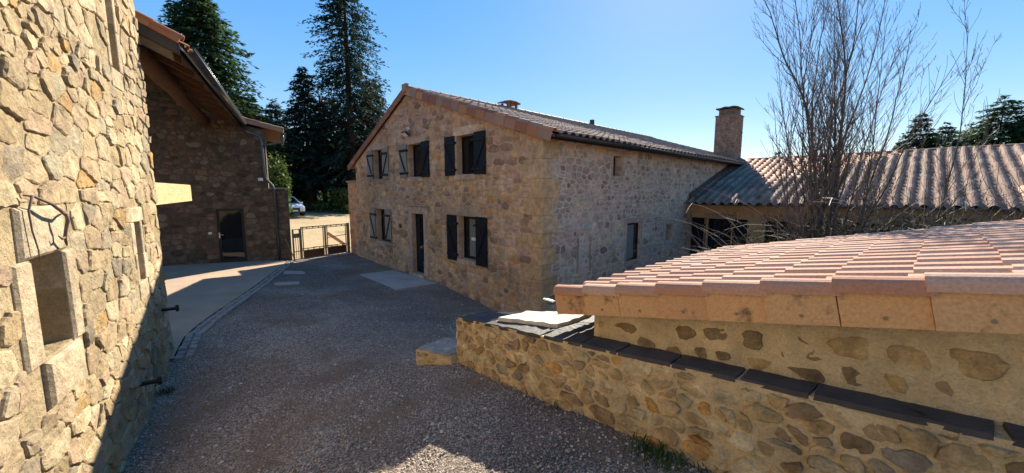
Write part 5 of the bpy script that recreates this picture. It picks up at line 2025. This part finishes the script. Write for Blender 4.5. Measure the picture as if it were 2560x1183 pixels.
# ================================================================== TREES
def conifer(name, x, y, h, r, seed, mkey='fir', label='', zb=.06, p=.9, dens=46, droop=.35, spray=.5, gappy=0.0, trunk_r=None, group=None, lean=0.0, wid=.17, upturn=.25, per=6.0):
    rng = np.random.default_rng(seed)
    base = gz(x, y) if math.hypot(x, y) < 80 else -2.4
    t_ = empty(name, (x, y, base - .1), rng.uniform(0, 360), label=label, cat='tree', group=group)
    tr = trunk_r or h * .014 + .06
    b = MB()
    tube(b, [(lean * k / 8 * .5, 0, h * k / 8) for k in range(9)], [tr * (1 - .96 * k / 8) * (1.25 if k == 0 else 1) for k in range(9)], 9)
    nb = int(dens * 1.45 * h)
    tz = rng.random(nb) ** 1.05
    z = h * (zb + (1 - zb) * tz)
    # whorls
    z = np.round(z / .55) * .55 + rng.normal(0, .09, nb)
    az = rng.uniform(0, 2 * math.pi, nb)
    prof = np.clip(1 - (z / h), 0.0, 1) ** p
    lump = 1 + .28 * np.sin(az * 2 + z * .9 + seed) * np.sin(z * 1.7 + seed * 2)
    Lb = r * prof * rng.uniform(.55, 1.12, nb) * lump + .18
    keep = rng.random(nb) > gappy * (1 - prof * .3)
    z, az, Lb = z[keep], az[keep], Lb[keep]
    nb = len(z)
    cnt = np.maximum(4, (Lb * per / spray * .95).astype(int))
    bi = np.repeat(np.arange(nb), cnt)
    n = len(bi)
    fpos = .12 + .9 * rng.random(n) ** .75
    L_ = Lb[bi]
    a = az[bi]
    rad = L_ * fpos
    dz = -droop * L_ * fpos ** 1.3 + upturn * L_ * np.maximum(0, fpos - .6) ** 1.5
    side = rng.choice([-1, 1], n) * rng.uniform(.25, 1.15, n)
    da = a + side * (1 - .6 * (fpos > .95))
    ln = spray * rng.uniform(.55, 1.25, n) * (1.1 - .45 * fpos)
    P0 = np.stack([rad * np.cos(a), rad * np.sin(a), z[bi] + dz + rng.normal(0, .06, n)], 1)
    D = np.stack([np.cos(da), np.sin(da), -droop * .8 + rng.normal(0, .28, n)], 1)
    D /= np.linalg.norm(D, axis=1)[:, None]
    W = np.stack([-np.sin(da), np.cos(da), rng.normal(0, .55, n)], 1)
    W /= np.linalg.norm(W, axis=1)[:, None]
    wd = wid * spray * 1.9 * rng.uniform(.6, 1.3, n)
    A = P0
    B_ = P0 + D * (ln * .45)[:, None] + W * (wd * .5)[:, None]
    C = P0 + D * ln[:, None]
    E_ = P0 + D * (ln * .45)[:, None] - W * (wd * .5)[:, None]
    V = np.stack([A, B_, C, E_], 1).reshape(-1, 3)
    Fc = np.arange(n * 4).reshape(-1, 4)
    # limbs
    for i in np.argsort(-Lb)[:70]:
        q = Vector((math.cos(az[i]), math.sin(az[i]), 0))
        pts = [Vector((0, 0, z[i])), q * (Lb[i] * .5) + Vector((0, 0, z[i] - droop * Lb[i] * .4)), q * (Lb[i] * .95) + Vector((0, 0, z[i] - droop * Lb[i] * .93 + upturn * Lb[i] * .2))]
        tube(b, pts, [tr * .16 + .012, tr * .09 + .008, .006], 4, False)
    b.build('trunk', M['conifer_bark'], t_, True)
    link('crown', np_mesh('crown', V, Fc, M[mkey]), t_)
    return t_


def at(px, Y):
    return (px - 1280) / 955.0 * Y, Y


GT = 'conifers behind the yard'
x, y = at(535, 33)
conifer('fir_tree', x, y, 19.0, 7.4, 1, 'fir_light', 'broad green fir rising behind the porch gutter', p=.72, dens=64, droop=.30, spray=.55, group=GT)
x, y = at(884, 40)
conifer('redwood_tree', x, y, 27.0, 5.4, 2, 'redwood', 'tallest dark conifer with loose gappy crown beside the farmhouse gable', p=.5, dens=40, droop=.42, spray=.5, gappy=.42, trunk_r=.5, group=GT, zb=.16, wid=.15)
x, y = at(775, 38)
conifer('fir_tree', x, y, 13.9, 4.6, 3, 'redwood', 'dark fir left of the tallest conifer, half its height', p=.75, dens=46, droop=.38, spray=.5, gappy=.1, group=GT, zb=.2)
x, y = at(700, 44)
conifer('fir_tree', x, y, 12.0, 4.6, 4, 'fir', 'lower fir behind the outbuilding roof', p=.7, dens=44, droop=.3, spray=.5, group=GT, zb=.08)
x, y = at(835, 47)
conifer('fir_tree', x, y, 13.5, 5.2, 5, 'redwood', 'dark fir with bare lower trunk behind the car', p=.5, dens=36, droop=.38, spray=.55, gappy=.1, group=GT, zb=.3, trunk_r=.3)
x, y = at(940, 45)
conifer('fir_tree', x, y, 15.0, 5.4, 6, 'redwood', 'dark fir showing just left of the gable roof edge', p=.6, dens=40, droop=.4, spray=.55, gappy=.1, group=GT, zb=.12)
x, y = at(640, 50)
conifer('fir_tree', x, y, 14.5, 5.5, 7, 'fir', 'farther fir between the broad fir and the outbuilding', p=.7, dens=40, droop=.3, spray=.55, group=GT)
GR = 'conifers beyond the wing'
for i, (px_, Y_, h_, r_, mk, lab) in enumerate([
        (2283, 46, 11.6, 3.8, 'fir', 'slim dark fir beyond the wing roof, right of the bare tree'),
        (2345, 52, 11.4, 5.0, 'fir', 'bushy fir beyond the wing between the slim fir and the big one'),
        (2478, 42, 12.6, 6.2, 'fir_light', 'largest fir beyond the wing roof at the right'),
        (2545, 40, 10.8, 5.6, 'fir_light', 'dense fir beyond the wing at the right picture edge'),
        (2405, 54, 11.0, 5.2, 'fir', 'dark fir behind the largest one beyond the wing'),
        (2620, 38, 10, 4.6, 'fir', 'fir beyond the wing just outside the picture edge'),
        (2315, 47, 9.4, 4.6, 'fir', 'low broad fir filling the gap right of the slim one beyond the wing'),
        (2432, 48, 10.2, 5.0, 'fir', 'fir joining the largest one on its left side beyond the wing'),
        (2240, 52, 8.9, 3.6, 'fir', 'low fir just left of the slim one beyond the wing'),
        (1937, 58, 8.2, 2.0, 'fir', 'small fir tip showing above the wing ridge beside the chimney'),
        (1965, 66, 8.0, 2.4, 'fir', 'second small fir tip behind the bare tree stems'),
        (2195, 60, 8.6, 2.8, 'fir', 'low fir behind the bare tree above the wing ridge')]):
    x, y = at(px_, Y_)
    conifer('fir_tree', x, y, h_, r_, 20 + i, mk, lab, p=.62, dens=48, droop=.25, spray=.5, group=GR, zb=.12)


# leafy bushes of the understory
def leaf_bush(name, x, y, r, h, n, seed, mkey, label, cat='shrub', leaf=.16, group=None, z0=None):
    rng = np.random.default_rng(seed)
    base = gz(x, y) if z0 is None else z0
    t_ = empty(name, (x, y, base - .05), 0, label=label, cat=cat, group=group)
    b = MB(); rr2 = random.Random(seed)
    for i in range(9):
        a = rr2.uniform(0, 6.28)
        q = Vector((math.cos(a), math.sin(a), 0)) * r * rr2.uniform(.2, .75)
        tube(b, [(0, 0, 0), q * .4 + Vector((0, 0, h * .4)), q + Vector((0, 0, h * rr2.uniform(.6, .95)))], [.05, .03, .01], 5, False)
    b.build('stems', M['bark'], t_)
    k = 26
    cen = np.stack([rng.normal(0, r * .45, k), rng.normal(0, r * .45, k), h * (.1 + .8 * rng.random(k))], 1)
    ci = rng.integers(0, k, n)
    P0 = cen[ci] + rng.normal(0, 1, (n, 3)) * np.array([r * .2, r * .2, h * .09])
    P0[:, 2] = np.maximum(P0[:, 2], .02)
    D = rng.normal(0, 1, (n, 3)); D /= np.linalg.norm(D, axis=1)[:, None]
    W = np.cross(D, rng.normal(0, 1, (n, 3))); W /= np.linalg.norm(W, axis=1)[:, None]
    ln = leaf * rng.uniform(.6, 1.4, n)[:, None]
    V = np.stack([P0, P0 + D * ln * .5 + W * ln * .28, P0 + D * ln, P0 + D * ln * .5 - W * ln * .28], 1).reshape(-1, 3)
    link('crown', np_mesh('crown', V, np.arange(n * 4).reshape(-1, 4), M[mkey]), t_)
    return t_


GB = 'shrubs under the conifers'
for i, (px_, Y_, r_, h_, mk, lab) in enumerate([
        (684, 27, .95, 4.6, 'leaf', 'tall sunlit green shrub right behind the outbuilding'),
        (745, 44, 2.0, 3.4, 'leaf', 'green shrub behind the parked car'),
        (800, 52, 2.4, 3.2, 'leaf', 'green shrub seen between the two dark trunks'),
        (850, 36, 1.5, 2.2, 'leaf', 'bright low shrub at the gate end of the farmhouse'),
        (770, 56, 2.6, 3.6, 'ivy', 'dark shrub far back behind the car'),
        (872, 50, 2.4, 3.4, 'ivy', 'dark shrub beside the farmhouse gable, far back'),
        (690, 42, 2.2, 4.2, 'ivy', 'dark shrub behind the outbuilding pipe')]):
    x, y = at(px_, Y_)
    leaf_bush('green_shrub', x, y, r_, h_, 5200, 60 + i, mk, lab, leaf=.22, group=GB)
# slim trunks seen through the gateway
for i, (px_, Y_, h_) in enumerate([(786, 43, 11), (812, 41, 12), (757, 50, 9), (742, 53, 9), (850, 54, 10)]):
    x, y = at(px_, Y_)
    b = MB(); tr = .26 if i < 2 else .12
    tube(b, [(0, 0, 0), (.05, 0, h_ * .4), (0, .05, h_)], [tr, tr * .8, tr * .4], 8)
    for k in range(14):
        a = RNG.uniform(0, 6.28); z_ = RNG.uniform(2, h_)
        tube(b, [(0, 0, z_), (math.cos(a) * RNG.uniform(.6, 1.6), math.sin(a), z_ - RNG.uniform(0, .5))], [.03, .008], 4, False)
    o = b.build('tree_trunk', M['conifer_bark'], None, True); o.location = (x, y, gz(x, y) - .1)
    lab = ['straight dark trunk in the wood behind the car', 'thicker dark trunk above the branch heap', 'slim trunk deep in the wood left of the dark trunks', 'slim trunk deep in the wood straight above the car', 'slim trunk deep in the wood nearest the farmhouse'][i]
    tag(o, lab, 'tree trunk', 'bare trunks in the wood')

# far wood as one mass on the skyline
def far_wood():
    rng = np.random.default_rng(99)
    V = []
    for az0, az1, Rr, hh, n in ((-75, -20, 78, 8.0, 26000), (40, 75, 85, 6.5, 16000), (10, 40, 130, 5.0, 9000), (-20, 10, 120, 6, 6000)):
        az = np.radians(rng.uniform(az0, az1, n)); rr = Rr * (1 + .15 * rng.normal(0, .5, n))
        prof = hh * (.62 + .38 * np.abs(np.sin(az * 61 + 1)) * np.abs(np.sin(az * 23)) + .12 * np.sin(az * 140))
        z = -2.6 + prof * rng.random(n) ** .8
        P0 = np.stack([rr * np.sin(az), rr * np.cos(az), z], 1)
        D = rng.normal(0, 1, (n, 3)); D[:, 2] -= .5; D /= np.linalg.norm(D, axis=1)[:, None]
        W = np.cross(D, rng.normal(0, 1, (n, 3))); W /= np.linalg.norm(W, axis=1)[:, None]
        ln = rng.uniform(.7, 1.5, n)[:, None]
        V.append(np.stack([P0, P0 + D * ln * .5 + W * ln * .25, P0 + D * ln, P0 + D * ln * .5 - W * ln * .25], 1).reshape(-1, 3))
    V = np.vstack(V)
    o = link('far_woods', np_mesh('far_woods', V, np.arange(len(V)).reshape(-1, 4), M['wood_far']))
    tag(o, kind='stuff', label='far dark woods behind the houses')


far_wood()
# distant hills
hb = MB()
pts = []
for i in range(120):
    a = R(-80 + i * 160 / 119)
    e = 170 + 190 * (noise.noise(Vector((i * .07, 2, 0))) * .5 + .5) + 25 * noise.noise(Vector((i * .35, 7, 0)))
    pts.append((math.sin(a) * 5200, math.cos(a) * 5200, e, a))
v = [(x * .8, y * .8, -40) for x, y, e, a in pts] + [(x, y, e) for x, y, e, a in pts] + [(x * 1.3, y * 1.3, -40) for x, y, e, a in pts]
f = []
for i in range(119):
    f += [(i, i + 1, 121 + i, 120 + i), (120 + i, 121 + i, 241 + i, 240 + i)]
hb.add(v, f)
tag(hb.build('hills', M['hill'], None, True), kind='structure', label='far wooded hills with haze painted into their blue colour')


# bare many-stemmed tree
def grow(mb, p, d, ln, r, lvl, rng, twigs, maxl=4, up=.12, curl=.12):
    """one stem as a bent tube with side shoots."""
    n = max(3, int(ln / .28))
    pts, rs = [p.copy()], [r]
    q = p.copy()
    dd = d.normalized()
    for i in range(n):
        dd = (dd + Vector((rng.gauss(0, curl), rng.gauss(0, curl), rng.gauss(0, curl * .6) + up * .5))).normalized()
        q = q + dd * (ln / n)
        pts.append(q.copy())
        rs.append(max(.0030, r * (1 - .86 * (i + 1) / n)))
    tgt = mb if r > .010 else twigs
    tube(tgt, pts, rs, 6 if r > .02 else (4 if r > .008 else 3), False)
    if lvl >= maxl:
        return
    k = int(ln * (4.6 if lvl == 0 else 5.2)) + (1 if lvl else 2)
    for i in range(k):
        t = rng.uniform(.22 if lvl else .3, .97)
        j = min(n - 1, int(t * n))
        bp = pts[j].lerp(pts[j + 1], t * n - j)
        ax = (pts[j + 1] - pts[j]).normalized()
        a = rng.uniform(0, 6.28)
        s = ax.cross(Vector((math.cos(a), math.sin(a), .2))).normalized()
        nd = ax * rng.uniform(.85, 1.05) + s * rng.uniform(.3, .68)
        nl = ln * (1 - t * .6) * rng.uniform(.16, .36)
        if nl < .10:
            continue
        grow(mb, bp, nd, nl, max(.0042, rs[j] * rng.uniform(.4, .6)), lvl + 1, rng, twigs, maxl, .26, .10)


def bare_tree(name, x, y, z, stems, seed, label, maxl=3):
    t_ = empty(name, (x, y, z), 0, label=label, cat='tree', group=None)
    rng = random.Random(seed)
    a, tw = MB(), MB()
    for (dx, dy, ln, r) in stems:
        st = Vector((rng.uniform(-.28, .28), rng.uniform(-.28, .28), 0))
        grow(a, st, Vector((dx * .92, dy, 1)), ln, r * .56, 0, rng, tw, maxl, .10, .05)
    a.build('trunk', M['bark'], t_, True)
    tw.build('crown', M['twig'], t_)
    return t_


rt = random.Random(8)
stems = [(.01, .0, 8.0, .085), (.12, .05, 8.0, .075), (.17, -.05, 7.2, .06), (-.06, .1, 7.6, .06), (.26, .0, 6.9, .055), (.33, .12, 6.4, .05), (-.22, .0, 5.6, .045), (-.35, .05, 4.9, .04), (.06, -.14, 6.4, .05),
         (-.13, -.1, 6.0, .042), (.40, .0, 5.7, .042), (-.45, -.12, 4.4, .034), (.2, .2, 6.6, .05), (-.02, .22, 6.6, .05), (.08, .14, 7.3, .05), (.48, .1, 5.2, .036), (.28, .1, 6.6, .045), (.22, -.1, 7.0, .05), (.05, .05, 7.4, .045), (-.28, .1, 5.4, .038), (.37, -.08, 6.0, .04), (-.1, .0, 6.8, .045)]
bt = bare_tree('bare_tree', 6.75, 8.15, gz(6.75, 8.15) - .1, stems, 12, 'tall bare many stemmed tree standing between the shed and the wing')
bt['label'] = 'tall bare many stemmed tree before the wing, taller than all bare growth near it'
stems2 = [(.10, .0, 6.3, .036), (-.04, .05, 4.0, .022), (.20, .05, 4.6, .022)]
bare_tree('bare_sapling', 9.0, 8.0, gz(9.0, 8.0) - .1, stems2, 14, 'slender bare sapling right of the tall bare tree', 3)


# tangled thicket under the tree
def thicket(name, spots, seed, label):
    t_ = empty(name, (spots[0][0], spots[0][1], gz(spots[0][0], spots[0][1])), 0, label=label, cat='thicket')
    rng = random.Random(seed)
    b = MB()
    o = t_.location
    pts_all = []
    for (x, y, n, rad, hh) in spots:
        for i in range(n):
            a = rng.uniform(0, 6.28)
            p = Vector((x + rng.gauss(0, rad * .5), y + rng.gauss(0, rad * .4), 0)) - o
            p.z = gz(x, y) - o.z
            d = Vector((math.cos(a) * .55, math.sin(a) * .4, 1.0)).normalized()
            L_ = hh * rng.uniform(.8, 1.6)
            pts = [p]
            for k in range(7):
                d = (d + Vector((rng.gauss(0, .22), rng.gauss(0, .22), -.24 + rng.gauss(0, .1)))).normalized()
                p = p + d * (L_ / 7)
                p.z = max(p.z, .1)
                pts.append(p.copy())
                pts_all.append(p.copy())
            tube(b, pts, [.008 * (1 - k / 9) + .002 for k in range(8)], 3, False)
    b.build('stems', M['twig'], t_)
    rn = np.random.default_rng(seed)
    C = np.array([tuple(p) for p in pts_all])
    C = C[C[:, 2] < 2.15]
    n = len(C) * 4
    P0 = C[rn.integers(0, len(C), n)] + rn.normal(0, .09, (n, 3))
    D = rn.normal(0, 1, (n, 3)); D /= np.linalg.norm(D, axis=1)[:, None]
    W = np.cross(D, rn.normal(0, 1, (n, 3))); W /= np.linalg.norm(W, axis=1)[:, None]
    ln = .06 * rn.uniform(.5, 1.5, n)[:, None]
    V = np.stack([P0, P0 + D * ln * .5 + W * ln * .3, P0 + D * ln, P0 + D * ln * .5 - W * ln * .3], 1).reshape(-1, 3)
    link('leaves', np_mesh('leaves', V, np.arange(n * 4).reshape(-1, 4), M['ivy']), t_)


thicket('bramble_thicket', [(7.1, 8.1, 380, .5, 2.3), (7.8, 7.9, 430, .8, 2.4), (8.8, 7.7, 460, .9, 2.5), (9.8, 7.6, 440, .9, 2.6), (10.8, 7.5, 340, 1.0, 2.6)], 31, 'dark tangled bramble thicket along the wing at the foot of the bare tree')
# fine drooping twigs to the left of the tree
tw = empty('arching_shrub', (5.9, 8.3, gz(5.9, 8.3)), 0, label='low bare shrub with long arching pale twigs before the wing windows', cat='shrub')
b = MB(); rr3 = random.Random(44)
for i in range(48):
    a = rr3.uniform(2.2, 4.3)
    p = Vector((rr3.gauss(0, .2), rr3.gauss(0, .2), 0))
    d = Vector((math.cos(a) * .8, math.sin(a) * .5, 1.25)).normalized()
    L_ = rr3.uniform(2.4, 4.3)
    pts = [p]
    for k in range(12):
        d = (d + Vector((rr3.gauss(0, .09), rr3.gauss(0, .09), -.125 + rr3.gauss(0, .05)))).normalized()
        p = p + d * (L_ / 12)
        pts.append(p.copy())
        if k > 4 and rr3.random() < .7:
            e = (d + Vector((rr3.gauss(0, .5), rr3.gauss(0, .5), rr3.gauss(0, .4)))).normalized()
            tube(b, [p, p + e * rr3.uniform(.1, .4), p + e * rr3.uniform(.4, .7) + Vector((0, 0, -.05))], [.0035, .003, .0018], 3, False)
    tube(b, pts, [.009 * (1 - k / 14) + .0018 for k in range(13)], 4, False)
b.build('stems', simple('pale_twig', (0.20, 0.165, 0.145), .6, .4, .3, 8), tw)


# weeds
def grass_tuft(x, y, n, h, seed, label, spread=.16):
    rng = random.Random(seed)
    b = MB()
    for i in range(n):
        a = rng.uniform(0, 6.28)
        p = Vector((rng.gauss(0, spread), rng.gauss(0, spread), 0))
        d = Vector((math.cos(a) * rng.uniform(.1, .7), math.sin(a) * rng.uniform(.1, .7), 1)).normalized()
        s = Vector((-math.sin(a), math.cos(a), 0)) * rng.uniform(.003, .007)
        L_ = h * rng.uniform(.5, 1.2)
        m1 = p + d * L_ * .55
        m2 = p + d * L_ + Vector((math.cos(a), math.sin(a), -.5)) * L_ * .25
        b.add([p - s, p + s, m1 + s * .7, m1 - s * .7, m2], [(0, 1, 2, 3), (3, 2, 4)])
    o = empty('weed_tuft', (x, y, gz(x, y) - .01))
    b.build('leaves', M['grass'], o)
    return tag(o, label, 'weeds', 'weeds in the gravel')


x, y = wl(PF, -.10, -2.83)
grass_tuft(x, y, 210, .13, 1, 'green weed tuft at the foot of the parapet', .10)
x, y = wl(PF, -.06, -3.25)
grass_tuft(x, y, 90, .09, 2, 'smaller weed tuft right of the big one under the parapet', .10)
x, y = wl(L, .14, -1.2)
grass_tuft(x, y, 70, .10, 3, 'tiny weed at the barn wall foot by the lower hinge pin', .05)
x, y = wl(PF, -.05, -1.75)
grass_tuft(x, y, 40, .05, 4, 'low green weed halfway along the parapet foot', .05)
